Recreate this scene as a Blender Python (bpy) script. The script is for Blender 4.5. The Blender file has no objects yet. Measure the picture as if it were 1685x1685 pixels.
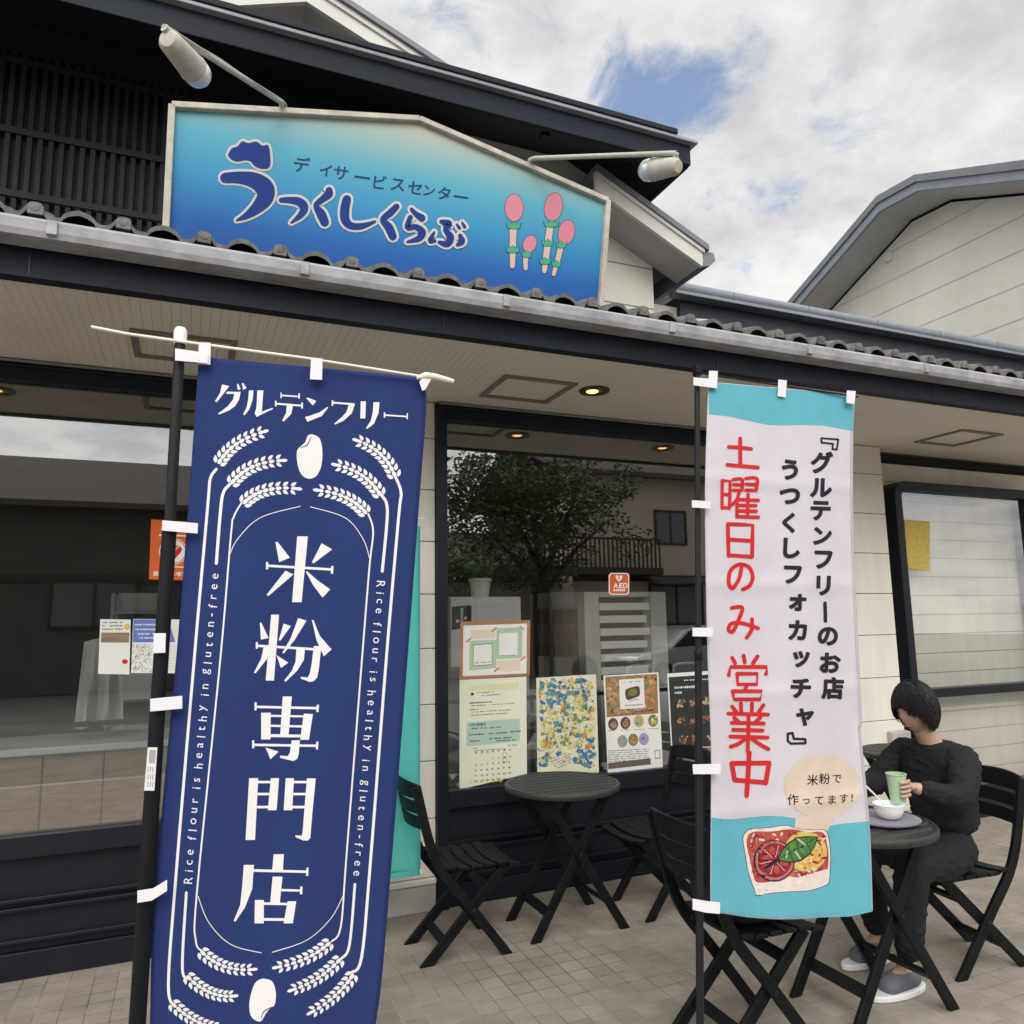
import bpy, bmesh, math, random
from math import sin, cos, pi, radians, sqrt, hypot
from mathutils import Vector, Matrix, noise
from mathutils.geometry import tessellate_polygon
random.seed(11)
SC = bpy.context.scene
COL = SC.collection

# ------------------------------------------------------------------ camera
YAW, PITCH, ROLL, CAM_H, FPX, PC = radians(23.0), radians(8.2), radians(-0.95), 1.6, 1252.0, 842.5
fw = Vector((sin(YAW)*cos(PITCH), cos(YAW)*cos(PITCH), sin(PITCH)))
r0 = Vector((cos(YAW), -sin(YAW), 0)); u0 = r0.cross(fw)
rt = r0*cos(ROLL) + u0*sin(ROLL); up = -r0*sin(ROLL) + u0*cos(ROLL)
EYE = Vector((0, 0, CAM_H))
cam = bpy.data.cameras.new('camera'); cam.sensor_width = 36; cam.lens = FPX/1685*36
cam.clip_start = 0.05; cam.clip_end = 500
camo = bpy.data.objects.new('camera', cam); COL.objects.link(camo)
m = Matrix.Identity(4)
for i in range(3):
    m[i][0] = rt[i]; m[i][1] = up[i]; m[i][2] = -fw[i]; m[i][3] = EYE[i]
camo.matrix_world = m
SC.camera = camo
SC.view_settings.view_transform = 'Standard'; SC.view_settings.look = 'None'
SC.view_settings.exposure = 0.45; SC.view_settings.gamma = 1.0
SC.cycles.max_bounces = 8; SC.cycles.transparent_max_bounces = 12

# measured points of the photograph turned into places on real planes
def ray(x, y): return rt*((x-PC)/FPX) - up*((y-PC)/FPX) + fw
def onY(x, y, Y): d = ray(x, y); return EYE + d*((Y-EYE.y)/d.y)
def onZ(x, y, Z): d = ray(x, y); return EYE + d*((Z-EYE.z)/d.z)
def onX(x, y, X): d = ray(x, y); return EYE + d*((X-EYE.x)/d.x)

# ------------------------------------------------------------------ sky and sun
SUN_EL, SUN_AZ = radians(40), radians(200)          # azimuth from +Y, clockwise
sdir = Vector((sin(SUN_AZ)*cos(SUN_EL), cos(SUN_AZ)*cos(SUN_EL), sin(SUN_EL)))
W = bpy.data.worlds.new('World'); SC.world = W; W.use_nodes = True
nt = W.node_tree; nt.nodes.clear()
def N(t, **k):
    n = nt.nodes.new(t)
    for a, b in k.items(): setattr(n, a, b)
    return n
def L(a, b): nt.links.new(a, b)
def mth(op, a, b=None, clamp=False):
    n = N('ShaderNodeMath', operation=op, use_clamp=clamp)
    for i, q in enumerate((a, b)):
        if q is None: continue
        if isinstance(q, (int, float)): n.inputs[i].default_value = q
        else: L(q, n.inputs[i])
    return n.outputs[0]
def vdot(a, v):
    n = N('ShaderNodeVectorMath', operation='DOT_PRODUCT'); L(a, n.inputs[0]); n.inputs[1].default_value = v
    return n.outputs['Value']
def mrange(a, f0, f1, t0, t1, mode='SMOOTHSTEP'):
    n = N('ShaderNodeMapRange', interpolation_type=mode); L(a, n.inputs[0])
    for i, q in enumerate((f0, f1, t0, t1)): n.inputs[i+1].default_value = q
    return n.outputs[0]
tc = N('ShaderNodeTexCoord'); D = tc.outputs['Generated']
sky = N('ShaderNodeTexSky', sky_type='NISHITA', sun_disc=False, sun_elevation=SUN_EL, sun_rotation=SUN_AZ)
sep = N('ShaderNodeSeparateXYZ'); L(D, sep.inputs[0])
zz = mth('ADD', mth('MAXIMUM', sep.outputs[2], 0.0), 0.25)
cmb = N('ShaderNodeCombineXYZ'); L(mth('DIVIDE', sep.outputs[0], zz), cmb.inputs[0]); L(mth('DIVIDE', sep.outputs[1], zz), cmb.inputs[1])
def wnoise(scale, detail, rough, off=0.0, dist=0.0):
    n = N('ShaderNodeTexNoise', noise_dimensions='4D'); L(cmb.outputs[0], n.inputs['Vector'])
    n.inputs['Scale'].default_value = scale; n.inputs['Detail'].default_value = detail
    n.inputs['Roughness'].default_value = rough; n.inputs['W'].default_value = off; n.inputs['Distortion'].default_value = dist
    return n.outputs[0]
n1 = wnoise(5.0, 12, 0.66, 5.3, 0.5); n2 = wnoise(1.3, 8, 0.6, 8.4, 0.3); n3 = wnoise(5.5, 7, 0.6, 1.7)
hole = None
for (x, y, deg, amt) in ((1045, 150, 4.2, .50), (1110, 165, 3.8, .46), (1170, 140, 3.4, .42), (1000, 172, 3.0, .34), (1235, 85, 3.0, .34), (1085, 190, 5.0, .22), (1285, 335, 6, .20), (1400, 300, 5, .14), (1230, 345, 5, .14)):
    v = ray(x, y).normalized()
    h = mrange(vdot(D, tuple(v)), cos(radians(deg)), 1.0, 0.0, amt, 'LINEAR')
    hole = h if hole is None else mth('ADD', hole, h)
cover = mth('SUBTRACT', mth('ADD', mth('MULTIPLY', mth('SUBTRACT', n1, 0.5), 3.4), 0.86), hole)
cmask = mrange(cover, -0.05, 0.70, 0.10, 1.0)
shade = mrange(mth('ADD', mth('MULTIPLY', n2, 0.55), mth('MULTIPLY', n3, 0.45)), 0.38, 0.60, 0.0, 1.0)
glow = mrange(vdot(D, tuple(sdir)), 0.0, 1.0, 0.0, 1.0)
crmp = N('ShaderNodeMix', data_type='RGBA'); L(shade, crmp.inputs[0])
crmp.inputs[6].default_value = (0.49, 0.49, 0.515, 1); crmp.inputs[7].default_value = (0.80, 0.79, 0.775, 1)
bgc = N('ShaderNodeBackground'); L(crmp.outputs[2], bgc.inputs[0]); L(mth('ADD', mth('MULTIPLY', glow, 1.5), 0.88), bgc.inputs[1])
bgs = N('ShaderNodeBackground'); L(sky.outputs[0], bgs.inputs[0]); bgs.inputs[1].default_value = 0.15
mx = N('ShaderNodeMixShader'); L(cmask, mx.inputs[0]); L(bgs.outputs[0], mx.inputs[1]); L(bgc.outputs[0], mx.inputs[2])
L(mx.outputs[0], N('ShaderNodeOutputWorld').inputs[0])
sun = bpy.data.lights.new('sun', 'SUN'); sun.energy = 1.05; sun.angle = radians(32); sun.color = (1, 0.95, 0.88)
suno = bpy.data.objects.new('sun', sun); COL.objects.link(suno)
suno.rotation_euler = (-sdir).to_track_quat('-Z', 'Y').to_euler(); suno.location = (0, -4, 12)

# ------------------------------------------------------------------ materials
def mat(name, c, rough=0.6, var=0.0, vs=3.0, bump=0.0, bs=60.0, metal=0.0, spec=None, c2=None, emit=None, es=0.0, stretch=None, detail=5):
    if spec is None: spec = .15 if ('print' in name or name.startswith(('paint_', 'food_', 'pastry_', 'speckle_'))) else .45
    M = bpy.data.materials.new(name); M.use_nodes = True
    t = M.node_tree; b = t.nodes['Principled BSDF']
    b.inputs['Base Color'].default_value = (*c, 1); b.inputs['Roughness'].default_value = rough
    b.inputs['Metallic'].default_value = metal; b.inputs['Specular IOR Level'].default_value = spec
    if emit: b.inputs['Emission Color'].default_value = (*emit, 1); b.inputs['Emission Strength'].default_value = es
    tcn = t.nodes.new('ShaderNodeNewGeometry').outputs['Position']
    if stretch:
        mp = t.nodes.new('ShaderNodeMapping'); t.links.new(tcn, mp.inputs[0]); mp.inputs['Scale'].default_value = stretch; tcn = mp.outputs[0]
    if var or c2:
        n = t.nodes.new('ShaderNodeTexNoise'); n.inputs['Scale'].default_value = vs; n.inputs['Detail'].default_value = detail
        n.inputs['Roughness'].default_value = 0.65
        t.links.new(tcn, n.inputs['Vector'])
        mr = t.nodes.new('ShaderNodeMapRange'); mr.inputs[1].default_value = 0.32; mr.inputs[2].default_value = 0.68
        t.links.new(n.outputs[0], mr.inputs[0])
        mixn = t.nodes.new('ShaderNodeMix'); mixn.data_type = 'RGBA'; t.links.new(mr.outputs[0], mixn.inputs[0])
        a = c if c2 else tuple(q*(1-var) for q in c); bb = c2 if c2 else tuple(min(1, q*(1+var)) for q in c)
        mixn.inputs[6].default_value = (*a, 1); mixn.inputs[7].default_value = (*bb, 1)
        t.links.new(mixn.outputs[2], b.inputs['Base Color'])
        rr = t.nodes.new('ShaderNodeMapRange'); rr.inputs[3].default_value = max(0, rough-0.08); rr.inputs[4].default_value = min(1, rough+0.08)
        t.links.new(n.outputs[0], rr.inputs[0]); t.links.new(rr.outputs[0], b.inputs['Roughness'])
    if bump:
        n = t.nodes.new('ShaderNodeTexNoise'); n.inputs['Scale'].default_value = bs; n.inputs['Detail'].default_value = 4
        t.links.new(tcn, n.inputs['Vector'])
        bp = t.nodes.new('ShaderNodeBump'); bp.inputs['Strength'].default_value = bump; bp.inputs['Distance'].default_value = 0.004
        t.links.new(n.outputs[0], bp.inputs['Height']); t.links.new(bp.outputs[0], b.inputs['Normal'])
    return M
M = {}
M['siding'] = mat('cream_siding', (.74, .705, .615), .72, .09, 2.2, .25, 90, stretch=(2.2, 1, .35))
M['siding_far'] = mat('cream_siding_weathered', (.62, .60, .52), .75, .08, 1.5, .2, 60)
M['gap'] = mat('joint_sealant', (.20, .19, .17), .9)
M['plinth'] = mat('grey_plinth', (.42, .40, .36), .8, .12, 6, .3, 120)
M['black_alu'] = mat('black_aluminium', (.008, .010, .017), .42, .15, 9, spec=.3)
M['alu'] = mat('grey_aluminium', (.30, .31, .33), .4, .1, 8, metal=.6)
M['soffit'] = mat('beige_soffit', (.70, .645, .555), .8, .05, 2, .15, 140)
M['soffit_groove'] = mat('soffit_groove', (.42, .38, .32), .9)
M['hatch'] = mat('hatch_frame_metal', (.20, .18, .16), .55, .1, 20)
M['fascia'] = mat('dark_fascia_board', (.008, .011, .021), .6, .4, 2.0, .15, 40, spec=.22, stretch=(1, 6, 14))
M['gutter'] = mat('grey_gutter', (.33, .33, .34), .5, .28, 3, .05, 40, stretch=(2.2, 4, 3))
M['tile'] = mat('grey_clay_tile', (.13, .125, .115), .75, .45, 22, .5, 90)
M['tile_cap'] = mat('grey_clay_tile_cap', (.15, .14, .13), .8, .4, 25, .6, 80)
M['timber'] = mat('dark_timber', (.014, .013, .016), .8, .35, 5, .3, 60, stretch=(1, 1, .2))
M['timber_light'] = mat('weathered_timber', (.016, .0155, .020), .85, .35, 6, .3, 60, stretch=(1, 1, .2))
M['roof_grey'] = mat('grey_metal_roof', (.16, .17, .19), .45, .12, 4)
M['edge_metal'] = mat('roof_edge_metal', (.25, .25, .28), .45, .2, 6)
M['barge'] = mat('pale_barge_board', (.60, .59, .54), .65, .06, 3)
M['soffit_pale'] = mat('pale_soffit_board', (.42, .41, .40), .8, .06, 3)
M['gutter_slate'] = mat('slate_blue_gutter', (.20, .225, .26), .42, .12, 5)
M['dark_wall'] = mat('dark_grey_wall', (.035, .037, .048), .7, .3, 4)
M['sign_frame'] = mat('aged_sign_frame', (.43, .40, .33), .65, .25, 12, .2, 80)
M['ink'] = mat('black_ink', (.015, .014, .018), .7, spec=.2)
M['paper'] = mat('white_paper', (.70, .70, .66), .75, .04, 6, spec=.2)
M['cream_paper'] = mat('cream_paper', (.66, .68, .54), .75, .04, 6, spec=.2)
M['white_plastic'] = mat('white_plastic', (.75, .75, .76), .4, .05, 5)
M['resin'] = mat('dark_green_resin', (.0038, .0060, .0062), .5, .6, 14, .35, 160, spec=.22)
M['resin_top'] = mat('charcoal_resin_slats', (.028, .030, .029), .38, .3, 10, .35, 140, stretch=(2, 14, 4))
M['pole_black'] = mat('black_pole', (.006, .006, .008), .5, .2, 12, spec=.22)
M['pole_dark'] = mat('charcoal_pole', (.013, .0125, .0135), .5, .2, 12, spec=.25)
M['cream_rod'] = mat('cream_rod', (.72, .70, .58), .5, .05, 8)
M['tab'] = mat('white_webbing', (.76, .74, .77), .8, .03, 10, .3, 300)
M['lamp_body'] = mat('chalky_lamp_housing', (.42, .40, .33), .7, .3, 25, .4, 120, c2=(.52, .50, .43))
M['bulb'] = mat('mirrored_bulb', (.80, .80, .80), .30, 0, metal=.55)
M['warm'] = mat('lit_warm_bulb', (.9, .6, .3), .5, emit=(1.0, .52, .14), es=3.0)
M['reflector'] = mat('bronze_reflector', (.10, .07, .04), .35, metal=.7)
M['bowl'] = mat('gilt_reflector', (.55, .36, .12), .35, metal=.8)
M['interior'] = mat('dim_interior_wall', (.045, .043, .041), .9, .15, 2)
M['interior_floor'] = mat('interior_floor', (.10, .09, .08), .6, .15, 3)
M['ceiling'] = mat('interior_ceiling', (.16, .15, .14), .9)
M['enamel'] = mat('white_enamel', (.82, .83, .79), .4, .04, 6)
M['cabinet'] = mat('pale_grey_cabinet', (.46, .47, .46), .5, .06, 5)
M['steel'] = mat('pale_painted_steel', (.60, .60, .55), .4, .1, 6)
M['wood'] = mat('pale_wood', (.24, .165, .10), .6, .25, 6, .2, 60, stretch=(1, 1, 8))
M['cork'] = mat('brown_wood_frame', (.34, .16, .075), .6, .2, 20)
M['orange'] = mat('orange_print', (.62, .12, .025), .5, .05, 10, spec=.2)
M['white_print'] = mat('white_print', (.78, .76, .74), .7, spec=.2)
M['red_print'] = mat('red_print', (.55, .022, .025), .75, .08, 40, spec=.2)
M['leaf'] = mat('tree_leaf', (.045, .075, .028), .6, c2=(.11, .15, .055), vs=1.7)
M['bark'] = mat('tree_bark', (.06, .05, .04), .9, .3, 8, .6, 30)
M['house'] = mat('beige_render', (.66, .56, .47), .85, .08, 1.2)
M['house_dark'] = mat('brown_trim', (.07, .055, .045), .7)
M['house_tile'] = mat('brown_roof_tile', (.10, .085, .075), .8, .3, 5)
M['asphalt'] = mat('worn_pale_asphalt', (.17, .165, .155), .9, .2, 1.2, .6, 120)
M['skin'] = mat('skin', (.50, .31, .22), .5, .05, 20)
M['hair'] = mat('black_hair', (.008, .007, .007), .45, .3, 40, .8, 180, stretch=(1, 1, .15))
M['cloth_black'] = mat('black_cloth', (.006, .006, .009), .85, .3, 8, .5, 180)
M['cloth_navy'] = mat('navy_canvas', (.012, .015, .026), .85, .3, 10, .5, 220)

def glass_mat():
    g = bpy.data.materials.new('window_glass'); g.use_nodes = True; t = g.node_tree; t.nodes.clear()
    o = t.nodes.new('ShaderNodeOutputMaterial'); mxs = t.nodes.new('ShaderNodeMixShader')
    tr = t.nodes.new('ShaderNodeBsdfTransparent'); tr.inputs[0].default_value = (.95, .96, .95, 1)
    gl = t.nodes.new('ShaderNodeBsdfGlossy'); gl.inputs['Roughness'].default_value = 0.0; gl.inputs[0].default_value = (.96, .95, .93, 1)
    fr = t.nodes.new('ShaderNodeFresnel'); fr.inputs[0].default_value = 1.5
    geo = t.nodes.new('ShaderNodeNewGeometry')
    a = t.nodes.new('ShaderNodeMath'); a.operation = 'MULTIPLY_ADD'; a.inputs[1].default_value = 1.0; a.inputs[2].default_value = .235
    t.links.new(fr.outputs[0], a.inputs[0])
    fac = t.nodes.new('ShaderNodeMath'); fac.operation = 'MULTIPLY'
    inv = t.nodes.new('ShaderNodeMath'); inv.operation = 'SUBTRACT'; inv.inputs[0].default_value = 1.0
    t.links.new(geo.outputs['Backfacing'], inv.inputs[1]); t.links.new(a.outputs[0], fac.inputs[0]); t.links.new(inv.outputs[0], fac.inputs[1])
    t.links.new(fac.outputs[0], mxs.inputs[0]); t.links.new(tr.outputs[0], mxs.inputs[1]); t.links.new(gl.outputs[0], mxs.inputs[2])
    t.links.new(mxs.outputs[0], o.inputs[0]); return g
M['glass'] = glass_mat()

def fabric(name, c, trans=0.25):
    g = mat(name, c, .85, .035, 9, .25, 500, spec=.2)
    t = g.node_tree; b = t.nodes['Principled BSDF']
    tl = t.nodes.new('ShaderNodeBsdfTranslucent'); mxs = t.nodes.new('ShaderNodeMixShader'); mxs.inputs[0].default_value = trans
    src = b.inputs['Base Color'].links[0].from_socket
    t.links.new(src, tl.inputs[0]); o = [n for n in t.nodes if n.type == 'OUTPUT_MATERIAL'][0]
    t.links.new(b.outputs[0], mxs.inputs[1]); t.links.new(tl.outputs[0], mxs.inputs[2]); t.links.new(mxs.outputs[0], o.inputs[0])
    return g
M['blue_cloth'] = fabric('blue_banner_cloth', (.024, .044, .165), .15)
M['white_cloth'] = fabric('white_banner_cloth', (.74, .70, .74), .25)
M['teal_cloth'] = fabric('teal_banner_cloth', (.11, .52, .47), .25)
M['aqua_print'] = mat('aqua_print', (.115, .40, .49), .8, .05, 10, .2, 400, spec=.2)
M['blue_lettering'] = mat('off_white_lettering', (.77, .75, .74), .8, .03, 20, spec=.2)

def paving():
    g = mat('small_square_paving', (.2, .18, .15), .8)
    t = g.node_tree; b = t.nodes['Principled BSDF']; pos = t.nodes.new('ShaderNodeNewGeometry').outputs['Position']
    br = t.nodes.new('ShaderNodeTexBrick'); br.offset = 0.0; br.squash = 1.0
    mp = t.nodes.new('ShaderNodeMapping'); mp.inputs['Location'].default_value = (.03, .02, 0); t.links.new(pos, mp.inputs[0]); t.links.new(mp.outputs[0], br.inputs['Vector'])
    br.inputs['Scale'].default_value = 1.0; br.inputs['Brick Width'].default_value = .10; br.inputs['Row Height'].default_value = .10
    br.inputs['Mortar Size'].default_value = .0030; br.inputs['Mortar Smooth'].default_value = .7; br.inputs['Bias'].default_value = 0
    br.inputs['Color1'].default_value = (.268, .230, .187, 1); br.inputs['Color2'].default_value = (.318, .277, .228, 1)
    nz = t.nodes.new('ShaderNodeTexNoise'); nz.inputs['Scale'].default_value = .9; nz.inputs['Detail'].default_value = 6; nz.inputs['Roughness'].default_value = .7; t.links.new(pos, nz.inputs['Vector'])
    mc = t.nodes.new('ShaderNodeMix'); mc.data_type = 'RGBA'
    mr0 = t.nodes.new('ShaderNodeMapRange'); mr0.inputs[1].default_value = .42; mr0.inputs[2].default_value = .58; t.links.new(nz.outputs[0], mr0.inputs[0]); t.links.new(mr0.outputs[0], mc.inputs[0])
    mc.inputs[6].default_value = (.41, .36, .30, 1); mc.inputs[7].default_value = (.10, .085, .07, 1); t.links.new(mc.outputs[2], br.inputs['Mortar'])
    n2 = t.nodes.new('ShaderNodeTexNoise'); n2.inputs['Scale'].default_value = 3.2; n2.inputs['Detail'].default_value = 8; n2.inputs['Roughness'].default_value = .7; t.links.new(pos, n2.inputs['Vector'])
    mr = t.nodes.new('ShaderNodeMapRange'); mr.inputs[1].default_value = .3; mr.inputs[2].default_value = .7; mr.inputs[3].default_value = .72; mr.inputs[4].default_value = 1.18; t.links.new(n2.outputs[0], mr.inputs[0])
    ml = t.nodes.new('ShaderNodeMix'); ml.data_type = 'RGBA'; ml.blend_type = 'MULTIPLY'; ml.inputs[0].default_value = 1
    t.links.new(br.outputs[0], ml.inputs[6]); t.links.new(mr.outputs[0], ml.inputs[7]); t.links.new(ml.outputs[2], b.inputs['Base Color'])
    n3 = t.nodes.new('ShaderNodeTexNoise'); n3.inputs['Scale'].default_value = 160; t.links.new(pos, n3.inputs['Vector'])
    ad = t.nodes.new('ShaderNodeMath'); ad.operation = 'MULTIPLY_ADD'; ad.inputs[1].default_value = .25; t.links.new(n3.outputs[0], ad.inputs[0])
    iv = t.nodes.new('ShaderNodeMath'); iv.operation = 'SUBTRACT'; iv.inputs[0].default_value = 1; t.links.new(br.outputs['Fac'], iv.inputs[1]); t.links.new(iv.outputs[0], ad.inputs[2])
    bp = t.nodes.new('ShaderNodeBump'); bp.inputs['Strength'].default_value = .5; bp.inputs['Distance'].default_value = .003
    t.links.new(ad.outputs[0], bp.inputs['Height']); t.links.new(bp.outputs[0], b.inputs['Normal'])
    return g
M['paving'] = paving()

def sign_face():
    g = mat('printed_sign_face', (.1, .2, .4), .5, spec=.15); t = g.node_tree; b = t.nodes['Principled BSDF']
    pos = t.nodes.new('ShaderNodeNewGeometry').outputs['Position']; s = t.nodes.new('ShaderNodeSeparateXYZ'); t.links.new(pos, s.inputs[0])
    x2 = t.nodes.new('ShaderNodeMath'); x2.operation = 'MULTIPLY_ADD'; x2.inputs[1].default_value = 0.0; t.links.new(s.outputs[0], x2.inputs[0]); t.links.new(s.outputs[2], x2.inputs[2])
    mr = t.nodes.new('ShaderNodeMapRange'); mr.inputs[1].default_value = 3.28; mr.inputs[2].default_value = 4.25; t.links.new(x2.outputs[0], mr.inputs[0])
    cr = t.nodes.new('ShaderNodeValToRGB'); t.links.new(mr.outputs[0], cr.inputs[0]); e = cr.color_ramp.elements
    e[0].position = 0; e[0].color = (.011, .060, .27, 1); e[1].position = 1; e[1].color = (.53, .47, .37, 1)
    for p, c in ((.20, (.015, .105, .34)), (.42, (.036, .235, .43)), (.64, (.085, .335, .43)), (.80, (.24, .395, .39))):
        q = e.new(p); q.color = (*c, 1)
    t.links.new(cr.outputs[0], b.inputs['Base Color']); b.inputs['Specular IOR Level'].default_value = .15; return g
M['sign_face'] = sign_face()

# ------------------------------------------------------------------ builders
BASE = {}
def put(o, parent):
    COL.objects.link(o)
    if parent is not None: o.parent = parent
def base_of(p):
    v = Vector((0, 0, 0))
    while p is not None: v = v + BASE.get(p.name, Vector((0, 0, 0))); p = p.parent
    return v
def tag(o, label=None, cat=None, group=None, kind=None):
    if label: o['label'] = label
    if cat: o['category'] = cat
    if group: o['group'] = group
    if kind: o['kind'] = kind
    return o
def thing(name, label, cat, loc=(0, 0, 0), group=None):
    o = bpy.data.objects.new(name, None); o.empty_display_size = .1; COL.objects.link(o); o.location = loc
    BASE[o.name] = Vector(loc); return tag(o, label, cat, group)
class MB:
    def __init__(s): s.v = []; s.f = []
    def add(s, vs, fs):
        k = len(s.v); s.v += [tuple(q) for q in vs]; s.f += [tuple(i+k for i in f) for f in fs]; return s
    def box(s, x0, y0, z0, x1, y1, z1):
        return s.add([(x0,y0,z0),(x1,y0,z0),(x1,y1,z0),(x0,y1,z0),(x0,y0,z1),(x1,y0,z1),(x1,y1,z1),(x0,y1,z1)],
                     [(0,3,2,1),(4,5,6,7),(0,1,5,4),(1,2,6,5),(2,3,7,6),(3,0,4,7)])
    def prism(s, pts, ex):
        n = len(pts); ex = Vector(ex); a = [Vector(p) for p in pts]
        return s.add(a + [p+ex for p in a], [tuple(range(n))[::-1], tuple(range(n, 2*n))] + [(i, (i+1) % n, n+(i+1) % n, n+i) for i in range(n)])
    def bar(s, p, q, w, h, side=(0, 1, 0)):
        p, q = Vector(p), Vector(q); d = (q-p).normalized(); b = Vector(side); b = (b - d*b.dot(d)).normalized(); c = d.cross(b)
        b = b*(h/2); c = c*(w/2); o = [(-1,-1),(1,-1),(1,1),(-1,1)]
        return s.add([p+c*i+b*j for i, j in o]+[q+c*i+b*j for i, j in o], [(3,2,1,0),(4,5,6,7),(0,1,5,4),(1,2,6,5),(2,3,7,6),(3,0,4,7)])
    def tube(s, pts, r, n=12):
        P = [Vector(p) for p in pts]; k = len(P); R = r if isinstance(r, (list, tuple)) else [r]*k
        vs = []; ref = None
        for i in range(k):
            d = (P[min(i+1, k-1)]-P[max(i-1, 0)]).normalized()
            if ref is None: ref = d.orthogonal().normalized()
            a = (ref - d*ref.dot(d)).normalized(); ref = a; b = d.cross(a)
            vs += [P[i]+(a*cos(2*pi*j/n)+b*sin(2*pi*j/n))*R[i] for j in range(n)]
        fs = [(i*n+j, i*n+(j+1) % n, (i+1)*n+(j+1) % n, (i+1)*n+j) for i in range(k-1) for j in range(n)]
        fs += [tuple(range(n))[::-1], tuple(range((k-1)*n, k*n))]
        return s.add(vs, fs)
    def lathe(s, prof, c=(0, 0, 0), axis=(0, 0, 1), n=24, ring=False):
        c = Vector(c); d = Vector(axis).normalized(); a = d.orthogonal().normalized(); b = d.cross(a); vs = []
        for r, z in prof: vs += [c+d*z+(a*cos(2*pi*j/n)+b*sin(2*pi*j/n))*max(r, .0004) for j in range(n)]
        k = len(prof)
        fs = [(i*n+j, i*n+(j+1) % n, (i+1)*n+(j+1) % n, (i+1)*n+j) for i in range(k-1) for j in range(n)]
        if ring: fs += [((k-1)*n+j, (k-1)*n+(j+1) % n, (j+1) % n, j) for j in range(n)]
        else: fs += [tuple(range(n))[::-1], tuple(range((k-1)*n, k*n))]
        return s.add(vs, fs)
    def build(s, name, m_, parent=None, bevel=0, smooth=False, label=None):
        me = bpy.data.meshes.new(name); off = base_of(parent)
        me.from_pydata([tuple(Vector(q)-off) for q in s.v], [], s.f)
        bm = bmesh.new(); bm.from_mesh(me); bmesh.ops.recalc_face_normals(bm, faces=bm.faces); bm.to_mesh(me); bm.free()
        me.materials.append(m_)
        if smooth:
            me.polygons.foreach_set('use_smooth', [True]*len(me.polygons)); me.set_sharp_from_angle(angle=radians(40))
        o = bpy.data.objects.new(name, me); put(o, parent)
        if bevel:
            b = o.modifiers.new('bevel', 'BEVEL'); b.width = bevel; b.segments = 2; b.limit_method = 'ANGLE'
        if label: o['label'] = label
        return o
def box(name, m_, parent, x0, y0, z0, x1, y1, z1, bevel=0, label=None):
    return MB().box(x0, y0, z0, x1, y1, z1).build(name, m_, parent, bevel, label=label)

# ---- printed artwork: shapes traced on the real plane of a cloth, sign or sheet
GL = {}
def glyph(ch, bold):
    k = (ch, bold)
    if k not in GL:
        c = bpy.data.curves.new('glyph', 'FONT'); c.body = ch; c.size = 1; c.resolution_u = 4; c.offset = bold; c.fill_mode = 'FRONT'
        o = bpy.data.objects.new('glyph', c); COL.objects.link(o); bpy.context.view_layer.update()
        me = bpy.data.meshes.new_from_object(o.evaluated_get(bpy.context.evaluated_depsgraph_get()))
        vs = [v.co.xy.copy() for v in me.vertices]; fs = [tuple(p.vertices) for p in me.polygons]
        bpy.data.objects.remove(o); bpy.data.meshes.remove(me); bpy.data.curves.remove(c)
        if vs:
            x0, x1 = min(v.x for v in vs), max(v.x for v in vs); y0, y1 = min(v.y for v in vs), max(v.y for v in vs)
            vs = [((v.x-(x0+x1)/2), (v.y-(y0+y1)/2)) for v in vs]; GL[k] = (vs, fs, x1-x0, y1-y0)
        else: GL[k] = ([], [], .3, 0)
    return GL[k]
def spline(pts, n=6):
    out = []; P = [tuple(map(float, p)) for p in pts]
    if len(P) < 3: return P
    for i in range(len(P)-1):
        a, b, c, d = P[max(i-1, 0)], P[i], P[i+1], P[min(i+2, len(P)-1)]
        for j in range(n):
            t = j/n
            out.append(tuple(.5*(2*b[k]+(c[k]-a[k])*t+(2*a[k]-5*b[k]+4*c[k]-d[k])*t*t+(3*b[k]-a[k]-3*c[k]+d[k])*t**3) for k in range(len(b))))
    out.append(P[-1]); return out
def stroke_outline(pts, w, cap=5):
    # pts (x, y) or (x, y, width): one closed outline with round ends
    P = [(p[0], p[1], p[2] if len(p) > 2 else w) for p in pts]; Lf = []; Rt = []; n = len(P); dirs = []
    for i in range(n):
        a, b = P[max(i-1, 0)], P[min(i+1, n-1)]; l = hypot(b[0]-a[0], b[1]-a[1]) or 1; dx, dy = (b[0]-a[0])/l, (b[1]-a[1])/l; dirs.append((dx, dy))
        h = P[i][2]/2; Lf.append((P[i][0]-dy*h, P[i][1]+dx*h)); Rt.append((P[i][0]+dy*h, P[i][1]-dx*h))
    def arc(p, d, sgn):
        a0 = math.atan2(d[1], d[0])+pi/2*sgn; return [(p[0]+cos(a0-pi*j/cap)*p[2]/2, p[1]+sin(a0-pi*j/cap)*p[2]/2) for j in range(1, cap)]
    ends = arc(P[-1], dirs[-1], 1); st = arc(P[0], dirs[0], -1)
    return Lf, Rt, ends, st
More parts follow.
